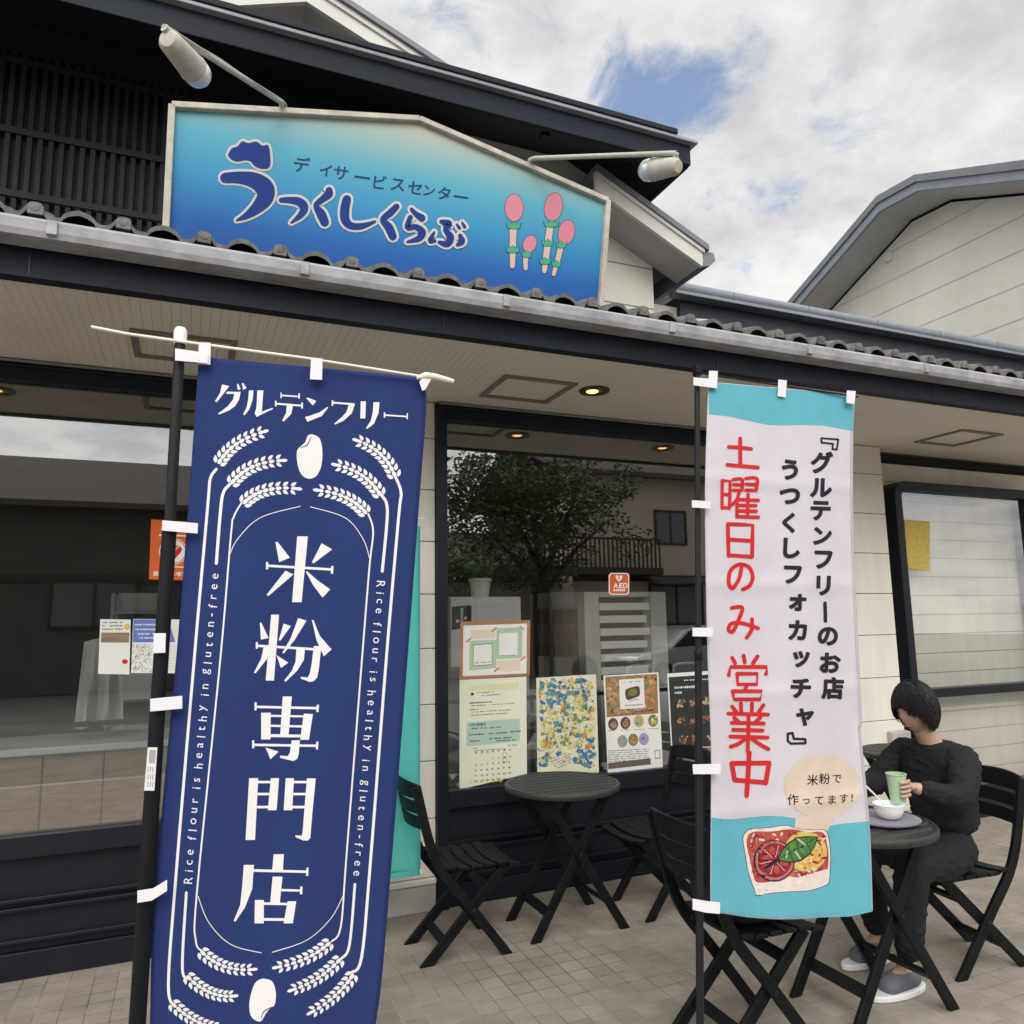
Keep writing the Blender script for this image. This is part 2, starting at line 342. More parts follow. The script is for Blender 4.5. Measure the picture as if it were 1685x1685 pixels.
class Art:
    def __init__(s, fn, maxlen=14.0, eps=.00012):
        s.fn = fn; s.maxlen = maxlen; s.eps = eps; s.parts = {}
    def _p(s, key): return s.parts.setdefault(key, ([], []))
    def tri(s, key, vs, fs, layer):
        V, Fc = s._p(key); k = len(V); V += [(x, y, layer) for x, y in vs]; Fc += [tuple(i+k for i in f) for f in fs]
    def poly(s, key, pts, layer=0):
        tr = tessellate_polygon([[Vector((x, y, 0)) for x, y in pts]]); s.tri(key, pts, [tuple(t) for t in tr], layer)
    def stroke(s, key, pts, w, layer=0, smooth=True):
        P = spline(pts) if smooth else [tuple(map(float, p)) for p in pts]
        Lf, Rt, en, stt = stroke_outline(P, w); n = len(P)
        vs = Lf+Rt; fs = [(i, n+i, n+i+1, i+1) for i in range(n-1)]
        k = len(vs); vs = vs+en; fs.append(tuple([n-1]+list(range(k, k+len(en)))+[2*n-1]))
        k = len(vs); vs = vs+stt; fs.append(tuple([n]+list(range(k, k+len(stt)))+[0]))
        s.tri(key, vs, fs, layer)
    def strokes(s, key, lst, w, layer=0, smooth=True):
        for i, p in enumerate(lst): s.stroke(key, p, w, layer+i*.5, smooth)
    def text(s, key, ch, cx, cy, size, layer=0, bold=.0, rot=0.0, sx=1.0, sy=1.0, shear=0.0, mirror=False):
        vs, fs, _, _ = glyph(ch, bold); c, q = cos(rot), sin(rot); out = []
        for x, y in vs:
            x, y = x*size*sx, -y*size*sy; y += x*shear; out.append((cx+x*c-y*q, cy+x*q+y*c))
        s.tri(key, out, fs, layer)
    def heavy(s, key, ch, cx, cy, size, layer, rot, off=.010, d=.040):
        k = 0
        for rad, n in ((0, 1), (.5, 6), (1, 12)):
            for i in range(n): s.text(key, ch, cx+cos(2*pi*i/n)*rad*d*size, cy+sin(2*pi*i/n)*rad*d*size, size, layer+k*.25, off, rot); k += 1
    def line(s, key, txt, x, y, size, layer=0, bold=0.0, dx=1.0, dy=0.0, gap=.1):
        l = hypot(dx, dy); dx, dy = dx/l, dy/l; rot = math.atan2(dy, dx)
        for ch in txt:
            if ch == ' ': x += dx*size*.35; y += dy*size*.35; continue
            _, _, w, _ = glyph(ch, bold); w = w*size
            s.text(key, ch, x+dx*w/2, y+dy*w/2, size, layer, bold, rot); x += dx*(w+gap*size); y += dy*(w+gap*size)
    def fit(s, key, txt, x0, y0, x1, y1, size, layer=0, bold=0.0):
        tot = hypot(x1-x0, y1-y0); w = sum(glyph(c, bold)[2]*size if c != ' ' else size*.35 for c in txt); gap = (tot-w)/max(1, sum(c != ' ' for c in txt)-1)/size
        s.line(key, txt, x0, y0, size, layer, bold, x1-x0, y1-y0, gap)
    def ellipse(s, key, cx, cy, rx, ry, layer=0, rot=0, n=16):
        s.poly(key, [(cx+cos(a)*rx*cos(rot)-sin(a)*ry*sin(rot), cy+cos(a)*rx*sin(rot)+sin(a)*ry*cos(rot)) for a in [2*pi*i/n for i in range(n)]], layer)
    def build(s, parent, names, into=None):
        groups = {}
        for key in s.parts: groups.setdefault('sheet' if into else names[key][0], []).append(key)
        for nm, keys in groups.items():
            off = base_of(parent); out = bmesh.new(); me = into.data if into else bpy.data.meshes.new(nm)
            if into: out.from_mesh(me)
            for key in keys:
                V, Fc = s.parts[key]; bm = bmesh.new(); vv = [bm.verts.new(v) for v in V]
                for f in Fc:
                    try: bm.faces.new([vv[i] for i in f])
                    except ValueError: pass
                bmesh.ops.triangulate(bm, faces=bm.faces)
                for _ in range(8):
                    e = [e for e in bm.edges if (e.verts[0].co.xy-e.verts[1].co.xy).length > s.maxlen]
                    if not e: break
                    bmesh.ops.subdivide_edges(bm, edges=e, cuts=1); bmesh.ops.triangulate(bm, faces=bm.faces)
                for v in bm.verts: v.co = s.fn(v.co.x, v.co.y, v.co.z*s.eps)-off
                mt = names[key][1]
                if mt.name not in [q.name for q in me.materials]: me.materials.append(mt)
                mi = [q.name for q in me.materials].index(mt.name); mp = {}
                for v in bm.verts: mp[v] = out.verts.new(v.co)
                for f in bm.faces:
                    f.normal_update(); vl = [mp[v] for v in f.verts]
                    if f.normal.dot(fw) > 0: vl.reverse()
                    out.faces.new(vl).material_index = mi
                bm.free()
            out.to_mesh(me); out.free()
            if not into: put(bpy.data.objects.new(nm, me), parent)

def conv(x0, y0, s):  return lambda pts: [(x0+p[0]/s, y0+p[1]/s)+tuple(q/s for q in p[2:]) for p in pts]

# ================================================================== SETTING
g = MB().add([(-60, -60, -.02), (60, -60, -.02), (60, 60, -.02), (-60, 60, -.02)], [(0, 1, 2, 3)]).build('street', M['asphalt']); tag(g, kind='structure')
p = MB().box(-9, -.6, -.1, 14, 4.45, 0).build('pavement', M['paving']); tag(p, kind='structure')
k = MB().box(-9, -.75, -.1, 14, -.602, .004).build('kerb', M['plinth'], bevel=.01); tag(k, kind='structure')

# ================================================================== SHOP BUILDING
YW = 4.38
shop = thing('shop_building', 'cream shopfront building with dark eaves, tiled canopy roof and black framed windows', 'building', (1.9, YW, 0))
JO = [.178, .495, .812, 1.13, 1.452, 1.77, 2.085, 2.40, 2.72, 2.948]
def boards(x0, x1, y=YW, zs=JO, th=.05, gap=.005):
    w = MB()
    for a, b in zip(zs[:-1], zs[1:]): w.box(x0, y, a+gap/2, x1, y+th, b-gap/2)
    w.build('siding_wall', M['siding'], shop, bevel=.003)
    MB().box(x0+.004, y+.012, zs[0], x1-.004, y+th+.02, zs[-1]).build('wall_joint_backing', M['gap'], shop)
boards(.95, 1.352); boards(3.98, 5.10)
boards(5.10, 12, YW+.16, [.178+.158*i for i in range(18)])
MB().box(5.055, YW+.052, .18, 5.10, YW+.158, 2.947).build('wall_return', M['siding'], shop)
for x0, x1, y in ((.95, 1.352, YW), (3.98, 5.10, YW), (5.101, 12, YW+.162)):
    MB().box(x0, y-.012, 0, x1, y+.1, .145).build('plinth', M['plinth'], shop, bevel=.006)
    MB().box(x0, y-.02, .146, x1, y+.1, .176).build('plinth_moulding', M['siding'], shop, bevel=.005)

def shopwindow(x0, x1, z0=.64, z1=2.94, rail=1.13, mull=()):
    f = MB(); y0, y1 = YW-.03, YW+.09
    f.box(x0, y0, 0, x0+.068, y1, z1).box(x1-.068, y0, 0, x1, y1, z1)
    f.box(x0+.069, y0+.004, z1-.10, x1-.069, y1, z1-.001)
    f.box(x0+.069, y0-.010, z1-.030, x1-.069, y0+.002, z1-.018)
    f.box(x0+.069, y0+.004, z0-.10, x1-.069, y1, z0)
    for mxx in mull: f.box(mxx-.03, y0+.006, z0+.001, mxx+.03, y1-.004, z1-.101)
    w = f.build('window', M['black_alu'], shop, bevel=.003)
    MB().box(x0+.07, YW+.018, z0+.002, x1-.07, YW+.026, z1-.102).build('pane', M['glass'], w)
    b = MB().box(x0+.069, YW+.02, .12, x1-.069, YW+.09, z0-.101)
    for zz_ in (.34, .30, .16): b.box(x0+.069, YW-.012, zz_, x1-.069, YW+.019, zz_+.018)
    b.box(x0+.069, YW-.004, 0, x1-.069, YW+.09, .119)
    b.build('base_panel', M['black_alu'], w, bevel=.003)
    MB().box(x0+.07, YW+.045, rail-.012, x1-.07, YW+.07, rail+.012).build('glazing_rail', M['black_alu'], w)
    tr_ = MB().box(x0+.01, y0-.014, z1-.008, x1-.01, y0-.001, z1+.004); tr_.build('top_trim', M['alu'], w)
    return w
shopwindow(1.355, 3.98)
shopwindow(-4.2, .95, mull=(-1.7,))
# black framed side door with rounded corner at the right
fr = MB(); pts = []
cx, cz, rr_ = 5.33, 2.55, .13
out = [(5.20, 0)]+[(cx-rr_*cos(a), cz+rr_*sin(a)) for a in [pi/2*i/6 for i in range(7)]]+[(6.9, 2.68)]
inn = [(6.9, 2.60)]+[(cx-(rr_-.075)*cos(a), cz-.0+(rr_-.075)*sin(a)) for a in [pi/2*i/6 for i in range(6, -1, -1)]]+[(5.275, 0)]
fr.prism([(x, YW-.02, z) for x, z in out+inn], (0, .17, 0))
fr.box(6.83, YW-.015, 0, 6.905, YW+.14, 2.599); fr.box(5.276, YW-.01, .95, 6.829, YW+.1, 1.02); fr.box(5.276, YW, 0, 6.829, YW+.1, .25)
dr = fr.build('door', M['black_alu'], shop, bevel=.004)
MB().box(5.277, YW+.03, .251, 6.828, YW+.038, .949).box(5.277, YW+.03, 1.021, 6.828, YW+.038, 2.599).build('pane', M['glass'], dr)

# interior shell
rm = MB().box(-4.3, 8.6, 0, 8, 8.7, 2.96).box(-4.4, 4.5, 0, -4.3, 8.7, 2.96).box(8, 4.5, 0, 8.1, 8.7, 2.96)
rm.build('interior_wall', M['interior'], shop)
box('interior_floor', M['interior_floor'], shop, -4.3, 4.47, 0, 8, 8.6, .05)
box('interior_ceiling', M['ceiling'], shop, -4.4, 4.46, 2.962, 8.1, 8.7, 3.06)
# solid behind the joints so that no daylight leaks in
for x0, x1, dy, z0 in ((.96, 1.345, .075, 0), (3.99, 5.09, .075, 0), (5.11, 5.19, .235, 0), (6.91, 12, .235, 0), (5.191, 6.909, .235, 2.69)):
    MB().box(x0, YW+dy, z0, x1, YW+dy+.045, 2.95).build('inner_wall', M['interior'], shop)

# canopy: soffit, hatches, downlights, fascia, gutter, tiles
XR = 11.0; XL = -6.0
so = MB()
xs = XL
while xs < XR:
    so.box(xs, 3.30, 2.951, min(xs+.0388, XR), 4.52, 2.975); xs += .04
so.build('soffit', M['soffit'], shop)
box('soffit_backing', M['soffit_groove'], shop, XL, 3.31, 2.976, XR, 4.455, 2.99)
def hatch(x0, x1, y0, y1):
    f = MB(); t = .032; z0, z1 = 2.938, 2.9505
    f.box(x0, y0, z0, x1, y0+t, z1).box(x0, y1-t, z0, x1, y1, z1).box(x0, y0+t+.001, z0+.001, x0+t, y1-t-.001, z1).box(x1-t, y0+t+.001, z0+.001, x1, y1-t-.001, z1)
    f.build('access_hatch', M['hatch'], shop, bevel=.002)
hatch(1.555, 2.01, 3.73, 4.145); hatch(-.30, .165, 3.71, 4.09); hatch(5.2, 5.65, 3.73, 4.145)
def downlight(x, y):
    r = MB().lathe([(.055, 0), (.088, 0), (.090, .004), (.090, .012), (.070, .012), (.060, .008)], (x, y, 2.9385), n=28, ring=True).build('downlight', M['reflector'], shop, smooth=True)
    MB().lathe([(.0, 0), (.056, 0), (.056, .004), (0, .004)], (x, y, 2.9445), n=24).build('reflector_bowl', M['bowl'], r)
    MB().lathe([(.0, -.008), (.026, -.006), (.036, -.001), (.03, .002), (0, .003)], (x-.008, y+.012, 2.9440), n=20).build('bulb', M['warm'], r, smooth=True)
for x in (-1.05, 2.165, 3.42, 6.2): downlight(x, 3.82)
fa = MB().box(XL, 3.262, 2.946, XR, 3.30, 3.19).box(XL, 3.250, 3.10, XR, 3.261, 3.19); fa.build('fascia', M['fascia'], shop, bevel=.002)
for x in (-2.3, -.62, 1.05, 2.62, 4.3, 5.95, 7.6): MB().box(x, 3.2585, 2.95, x+.006, 3.2615, 3.099).build('fascia_seam', M['black_alu'], shop)
MB().box(XL, 3.252, 2.938, XR, 3.315, 2.9455).build('fascia_trim', M['fascia'], shop)
gu = MB(); prof = [(3.249, 3.055), (3.160, 3.062), (3.150, 3.085), (3.146, 3.122), (3.158, 3.136), (3.166, 3.132), (3.166, 3.128), (3.158, 3.09), (3.249, 3.082)]
gu.prism([(XL, y, z) for y, z in prof], (XR-XL, 0, 0)); gt = gu.build('gutter', M['gutter'], shop, bevel=.001)
br_ = MB()
for i in range(9): MB().box(-.55+i*.93, 3.138, 3.072, -.515+i*.93, 3.157, 3.128).build('gutter_joint', M['gutter'], gt, bevel=.002)
# clay tiles
def tile_z(x):
    u = ((x-.0) / .30) % 1.0
    roll = max(0, 1-((u-.5)/.20)**2)**.5 if abs(u-.5) < .2 else 0
    cap = max(0, 1-(min(u, 1-u)/.13)**2)**.5 if min(u, 1-u) < .13 else 0
    pan = -.010*(1-abs(2*((u*2) % 1.0)-1))
    return roll*.033+cap*.034+pan
tl = MB(); nx = int((XR-XL)/.0125); rows = 4; SL = .36
vs = []; fs = []
for rI in range(rows):
    y0 = 3.175+rI*.24; y1 = y0+.30; z0 = 3.168+(y0-3.175)*SL+.006*rI; z1 = z0+.30*SL-.026
    b0 = len(vs)
    for i in range(nx+1):
        x = XL+i*.0125; h = tile_z(x)
        vs += [(x, y0, z0+h-.020), (x, y0-.002, z0+h), (x, y1, z1+h)]
    for i in range(nx):
        a = b0+i*3; c = a+3; fs += [(a, c, c+1, a+1), (a+1, c+1, c+2, a+2)]
tl.add(vs, fs)
x = XL
while x < XR:
    xx = round(x/.30)*.30+random.uniform(-.005, .005); w_, h_ = .026, .024; zc_ = 3.178+random.uniform(-.002, .002)
    pr_ = [(-w_, -h_), (w_, -h_), (w_, h_*.45), (w_*.72, h_*.86), (w_*.3, h_), (-w_*.3, h_), (-w_*.72, h_*.86), (-w_, h_*.45)]
    tl.prism([(xx+p_, 3.166, zc_+q_) for p_, q_ in pr_], (0, .05, 0)); tl.lathe([(0, -.004), (.014, -.003), (.017, 0)], (xx, 3.166, zc_+.002), (0, 1, 0), 10)
    x += .30
tl.build('roof_tiles', M['tile'], shop, smooth=True)
MB().prism([(XL, 3.21, 3.10), (XL, 3.21, 3.15), (XL, 4.62, 3.63), (XL, 4.62, 3.0)], (XR-XL, 0, 0)).build('canopy_core', M['fascia'], shop)
MB().tube([onY(1093, 526, 3.45), onY(1180, 531, 3.33)], .017, 12).build('drain_pipe', M['gutter'], shop, smooth=True)

# upper storey
uw = MB(); uw.box(1.55, 4.62, 3.0, 2.72, 4.75, 4.985)
uw.box(2.721, 4.622, 3.0, 3.16, 4.75, 4.47)
uw.box(3.06, 4.751, 3.0, 3.16, 9, 4.44)
uw.build('upper_wall', M['siding_far'], shop)
jg = MB()
for z in (3.60, 3.92, 4.24): jg.box(1.55, 4.6185, z, 3.158, 4.621, z+.006)
jg.box(2.62, 4.617, 4.2, 2.626, 4.620, 4.95)
jg.build('upper_wall_joints', M['gap'], shop)
MB().box(-6, 4.625, 3.0, 1.549, 4.75, 5.0).build('upper_timber_wall', M['timber'], shop)
lt = MB()
for i in range(96):
    x = -3.4+i*.0515
    lt.box(x, 4.590, 3.4, x+.026, 4.624, 4.80)
for z in (3.55, 3.93, 4.30, 4.72): lt.box(-6, 4.580, z, 1.54, 4.5895, z+.04)
lt.build('timber_lattice', M['timber_light'], shop, bevel=.003)
# upper hip roof: soffit planes rise inward at the roof slope
RS = .47; ex, ey, ez = 3.035, 4.0, 4.70; T = 2.2
roof = MB()
def hipquad(o, z):
    return [(XL, ey-o, z-o*RS), (ex+o, ey-o, z-o*RS), (ex-T, ey+T, z+T*RS), (XL, ey+T, z+T*RS), (ex+o, ey+9, z-o*RS), (ex-T, ey+9, z+T*RS)]
a = hipquad(.02, ez+.165); b = hipquad(0, ez)
roof.add(a+b, [(0, 1, 2, 3), (1, 4, 5, 2), (6, 9, 8, 7), (7, 8, 11, 10), (0, 6, 7, 1), (1, 7, 10, 4), (3, 2, 8, 9), (0, 3, 9, 6)])
roof.build('upper_roof', M['timber'], shop)
uf = MB().box(XL, ey-.035, ez-.01, ex+.03, ey-.002, ez+.135); uf.box(ex+.002, ey-.001, ez-.01, ex+.035, ey+9, ez+.135)
uf.build('upper_fascia', M['fascia'], shop, bevel=.004)
um = MB().box(XL, ey-.075, ez+.136, ex+.07, ey-.001, ez+.160); um.box(ex+.002, ey, ez+.136, ex+.07, ey+9, ez+.160)
um.build('roof_edge_strip', M['edge_metal'], shop, bevel=.004)
ut = MB().box(XL, ey-.085, ez+.161, ex-.10, ey+.1, ez+.20); ut.build('upper_roof_tiles', M['fascia'], shop, bevel=.005)
bk = MB().box(1.98, 4.05, 4.70, 2.03, 4.10, 4.735); bk.build('fascia_bracket', M['fascia'], shop)
# right gable under the hip roof
rg = MB(); gx0, gz0, gx1, gz1 = 2.50, 4.755, 3.425, 4.325
rg.prism([(gx0, 4.27, gz0), (gx1, 4.27, gz1), (gx1, 4.27, gz1-.045), (gx0, 4.27, gz0-.045)], (0, 5, 0)); rg.build('gable_roof', M['roof_grey'], shop)
bg = MB(); bg.prism([(gx0, 4.30, gz0-.047), (gx1-.03, 4.30, gz1-.033), (gx1-.045, 4.30, gz1-.165), (gx0, 4.30, gz0-.175)], (0, .03, 0))
bg.prism([(gx0, 4.285, gz0-.047), (gx1-.03, 4.285, gz1-.033), (gx1-.03, 4.285, gz1-.062), (gx0, 4.285, gz0-.075)], (0, .0148, 0))
bg.build('barge_board', M['barge'], shop)
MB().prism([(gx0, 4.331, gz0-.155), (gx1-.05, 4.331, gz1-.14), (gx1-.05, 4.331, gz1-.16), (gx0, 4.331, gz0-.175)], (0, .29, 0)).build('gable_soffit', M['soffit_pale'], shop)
eg = MB(); eg.prism([(gx1-.04, 4.30, gz1-.03), (gx1+.06, 4.30, gz1-.045), (gx1+.075, 4.30, gz1-.10), (gx1+.02, 4.30, gz1-.15), (gx1-.04, 4.30, gz1-.165)], (0, 4, 0)); eg.build('side_gutter', M['roof_grey'], shop)
# high gable behind, top left
hg = thing('gabled_roof_house', 'pale gabled house roof rising behind the dark upper eave, top left', 'house', (.7, 5.6, 0))
Yg = 5.5; ax, az = .66, 6.60; sl = .40
MB().prism([(ax, Yg-.05, az+.05), (ax+2.8, Yg-.05, az+.05-2.8*sl), (ax+2.8, Yg-.05, az-2.8*sl), (ax, Yg-.05, az), (ax-2.8, Yg-.05, az-2.8*sl), (ax-2.8, Yg-.05, az+.05-2.8*sl)], (0, 5, 0)).build('roof', M['roof_grey'], hg)
hb = MB()
for s in (1, -1):
    hb.prism([(ax, Yg, az-.002), (ax+s*2.75, Yg, az-2.75*sl-.002), (ax+s*2.75, Yg, az-.17-2.75*sl), (ax, Yg, az-.17)], (0, .04, 0))
    hb.prism([(ax, Yg-.02, az-.002), (ax+s*2.75, Yg-.02, az-2.75*sl-.002), (ax+s*2.75, Yg-.02, az-.05-2.75*sl), (ax, Yg-.02, az-.05)], (0, .019, 0))
hb.build('barge_board', M['barge'], hg)
for s in (1, -1):
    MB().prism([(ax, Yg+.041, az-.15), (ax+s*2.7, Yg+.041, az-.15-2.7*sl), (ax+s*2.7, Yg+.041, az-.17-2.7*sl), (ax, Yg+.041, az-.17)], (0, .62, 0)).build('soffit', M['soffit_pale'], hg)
MB().prism([(ax, Yg+.55, az-.18), (ax+2.4, Yg+.55, az-.18-2.4*sl), (ax+2.4, Yg+.55, 3.2), (ax-2.4, Yg+.55, 3.2), (ax-2.4, Yg+.55, az-.18-2.4*sl)], (0, 4, 0)).build('wall', M['siding_far'], hg)
# low dark building with the rounded slate gutter
lb = thing('low_annex', 'low dark annex with rounded slate grey gutter behind the canopy tiles', 'building', (6, 5.2, 0))
lg = MB(); yc, zc, rr = 5.02, 4.372, .052
pr = [(yc+rr*.75-rr*1.0*cos(a)*1.0, zc+rr*sin(a)*.95) for a in [-.55*pi+pi*1.0*i/10 for i in range(11)]]
lg.prism([(3.64, y, z) for y, z in pr], (9, 0, 0)); lgo = lg.build('gutter', M['gutter_slate'], lb, smooth=True)
lg2 = MB(); pr2 = [(y-.008 if y < yc+rr*.7 else y, z+(.012 if z > zc else -.012)) for y, z in pr]; lg2.prism([(3.28, y, z) for y, z in pr2], (.36, 0, 0)); lg2.build('gutter_sleeve', M['gutter_slate'], lgo, smooth=True)
lj = MB()
for x in (4.25, 5.1, 5.95, 6.8, 7.65): MB().prism([(x, y-.004, z) for y, z in pr[:9]], (.008, 0, 0)).build('gutter_joint', M['roof_grey'], lgo)
MB().box(3.64, 4.985, 4.288, 12, 5.10, 4.318).build('gutter_strip', M['gutter_slate'], lgo, bevel=.004)
MB().box(3.75, 5.101, 3.2, 12, 5.4, 4.335).build('dark_wall', M['dark_wall'], lb)
MB().prism([(3.3, 5.12, 4.40), (12.5, 5.12, 4.40), (12.5, 7.5, 5.05), (3.3, 7.5, 5.05)], (0, 0, .05)).build('roof', M['roof_grey'], lb)
ws = MB().box(3.20, 5.15, 3.2, 3.749, 5.4, 4.24); ws.build('white_wall', M['siding_far'], lb)
dp = MB().tube([(3.30, 4.93, 4.27), (3.30, 4.93, 3.7), (3.36, 5.0, 3.45)], .028, 10).tube([(3.23, 4.98, 4.2), (3.23, 4.98, 3.5)], .014, 8); dp.build('drain_pipe', M['gutter'], lb, smooth=True)
MB().prism([(3.40, 5.146, 4.13), (3.57, 5.146, 4.08), (3.70, 5.146, 3.74), (3.46, 5.146, 3.74)], (0, .0038, 0)).build('dark_opening', M['dark_wall'], lb)
# neighbour house, far right
NX = 8.6
nb = thing('neighbour_house', 'cream neighbouring house with steep grey gable roof at the far right', 'house', (NX+2, 7, 0))
A = onX(1305, 492, NX); B = onX(1447, 324, NX); sln = (B.z-A.z)/(A.y-B.y)
apex_y = B.y-.25
def nroof(y): return B.z-(abs(y-B.y))*sln
ya, zb = B.y, B.z; far = ya+3.2; near = ya-3.4
MB().prism([(NX-.06, far, zb-3.2*sln), (NX-.06, ya, zb), (NX-.06, ya-.6, zb-.03), (NX-.06, near, zb-.03-2.8*sln), (NX-.06, near, zb-.15-2.8*sln), (NX-.06, ya-.6, zb-.13), (NX-.06, ya, zb-.10), (NX-.06, far, zb-.10-3.2*sln)], (5, 0, 0)).build('roof', M['roof_grey'], nb)
nbb = MB(); nbb.prism([(NX-.03, far, zb-.102-3.2*sln), (NX-.03, ya, zb-.102), (NX-.03, ya-.6, zb-.132), (NX-.03, near, zb-.152-2.8*sln), (NX-.03, near, zb-.27-2.8*sln), (NX-.03, ya-.6, zb-.25), (NX-.03, ya, zb-.22), (NX-.03, far, zb-.22-3.2*sln)], (.05, 0, 0)); nbb.build('barge_board', M['gutter_slate'], nb)
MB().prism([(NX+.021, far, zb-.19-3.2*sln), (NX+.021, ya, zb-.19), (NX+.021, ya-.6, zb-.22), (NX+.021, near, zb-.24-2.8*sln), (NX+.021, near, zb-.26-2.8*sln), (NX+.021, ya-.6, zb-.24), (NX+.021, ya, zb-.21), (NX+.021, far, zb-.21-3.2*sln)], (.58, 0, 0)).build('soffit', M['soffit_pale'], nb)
MB().prism([(NX+.6, far-.3, zb-.25-2.9*sln), (NX+.6, ya, zb-.25), (NX+.6, ya-.6, zb-.28), (NX+.6, near+.3, zb-.28-2.5*sln), (NX+.6, near+.3, 0), (NX+.6, far-.3, 0)], (4, 0, 0)).build('wall', M['siding_far'], nb)
nj = MB()
for i in range(16):
    z = 2.2+i*.42; zt0 = zb-.30
    ya_ = ya+max(0, (zt0-z)/sln) if z < zt0 else None
    if ya_ is None: continue
    nj.box(NX+.596, max(near+.35, ya-.6-(zt0-z)/sln), z, NX+.599, min(far-.35, ya_-.05), z+.014)
nj.build('wall_joint', M['soffit_pale'], nb)
vp = onX(1463, 424, NX+.6); MB().lathe([(0, 0), (.055, 0), (.075, .02), (.075, .045), (0, .045)], (vp.x-.045, vp.y, vp.z), (1, 0, 0), 20).build('vent_cap', M['barge'], nb, smooth=True)

# ================================================================== SHOP SIGN
YS = 3.56
sg = thing('shop_sign', 'blue gradient signboard with white outlined lettering standing on the canopy roof', 'sign', (1.0, YS, 3.3))
TLc, APc, TRc, BRc, BLc = onY(283, 174, YS), onY(690, 197, YS), onY(1000, 331, YS), onY(987, 500, YS), onY(272, 395, YS)
BLc.z -= .12; BRc.z -= .05
outl = [BLc, TLc, APc, TRc, BRc]
MB().prism([q+Vector((0, .012, 0)) for q in outl], (0, .09, 0)).build('sign_panel', M['sign_face'], sg)
fm = MB()
def edge(a, b, w=.030):
    fm.bar(a+Vector((0, .045, 0)), b+Vector((0, .045, 0)), w, .125, (0, 1, 0))
for i in range(4): edge(outl[i], outl[i+1])
fm.build('sign_frame', M['sign_frame'], sg, bevel=.004)
bs = MB()
for x in (.1, 1.0, 1.9): MB().bar((x, YS+.10, 3.8), (x, 4.55, 3.75), .04, .04, (0, 0, 1)).build('sign_brace', M['sign_frame'], sg)
M['sign_outline'] = mat('pale_outline_print', (.52, .50, .46), .55)
M['sign_blue'] = mat('deep_blue_print', (.004, .030, .185), .5)
M['sign_navy'] = mat('navy_print', (.012, .03, .12), .5)
art = Art(lambda x, y, o: onY(x, y, YS+.0105-o), 40, .00025)
S = conv(340, 210, 3.663)
def ol(pts, w, layer=0):
    q = S(pts); art.stroke('outline', [(a[0], a[1], a[2]+8.2) for a in q], w, layer); art.stroke('letter', q, w, layer+10)
def blob(pts, layer):
    q = spline(S(pts)+[S(pts)[0]], 4)[:-1]; cx_ = sum(a[0] for a in q)/len(q); cy_ = sum(a[1] for a in q)/len(q)
    n = len(q); o2 = []
    ar = sum(q[i][0]*q[(i+1) % n][1]-q[(i+1) % n][0]*q[i][1] for i in range(n)); sg_ = 1 if ar > 0 else -1
    for i in range(n):
        a, b = q[i-1], q[(i+1) % n]; l = hypot(b[0]-a[0], b[1]-a[1]) or 1; o2.append((q[i][0]+sg_*(b[1]-a[1])/l*4.1, q[i][1]-sg_*(b[0]-a[0])/l*4.1))
    art.poly('outline', o2, layer); art.poly('letter', q, layer+10)
blob([(128, 165), (150, 125), (185, 112), (215, 82), (250, 92), (300, 84), (335, 108), (372, 108), (384, 180), (378, 238), (330, 246), (290, 230), (262, 200), (225, 196), (190, 203), (150, 192)], 0)
ol([(112, 302, 62), (200, 300, 72), (290, 318, 95), (350, 365, 112), (350, 425, 100), (300, 485, 70), (240, 530, 40), (182, 558, 12)], 0, 1)
ol([(450, 436, 30), (500, 436, 38), (558, 446, 50), (588, 480, 50), (568, 525, 38), (510, 572, 12)], 0, 2)
ol([(738, 378, 42), (735, 400, 50), (700, 430, 40), (660, 468, 32), (690, 520, 55), (712, 570, 52)], 0, 3)
ol([(845, 432, 52), (832, 500, 56), (838, 560, 52), (875, 592, 42), (940, 592, 36), (1015, 566, 16)], 0, 4)
ol([(1145, 475, 36), (1105, 515, 42), (1062, 554, 34), (1098, 600, 50), (1122, 655, 48)], 0, 5)
ol([(1235, 492, 22), (1262, 520, 32), (1298, 545, 44)], 0, 6)
ol([(1228, 540, 30), (1212, 600, 34), (1262, 598, 34), (1300, 630, 44), (1278, 668, 38), (1210, 688, 14)], 0, 7)
ol([(1415, 566, 26), (1462, 578, 38), (1440, 612, 30), (1470, 660, 44), (1448, 700, 42), (1402, 690, 20)], 0, 8)
ol([(1372, 630, 14), (1348, 680, 30), (1378, 684, 16)], 0, 9)
ol([(1528, 650, 24), (1538, 685, 40), (1512, 706, 20)], 0, 9.5)
ol([(1508, 582, 12), (1524, 604, 20)], 0, 9.2); ol([(1540, 572, 12), (1556, 598, 20)], 0, 9.4)
for ch, x, y, s_ in (('デ', 575, 222, 1.05), ('イ', 718, 257, .9), ('サ', 810, 273, 1.0), ('ー', 938, 300, 1.15), ('ビ', 1045, 328, 1.0), ('ス', 1152, 345, 1.0), ('セ', 1256, 362, 1.0), ('ン', 1342, 380, .85), ('タ', 1432, 395, .95), ('ー', 1532, 418, 1.05)):
    q = S([(x, y)])[0]; art.text('small', ch, q[0], q[1], 27*s_, 0, .012, .14, 1, .95)
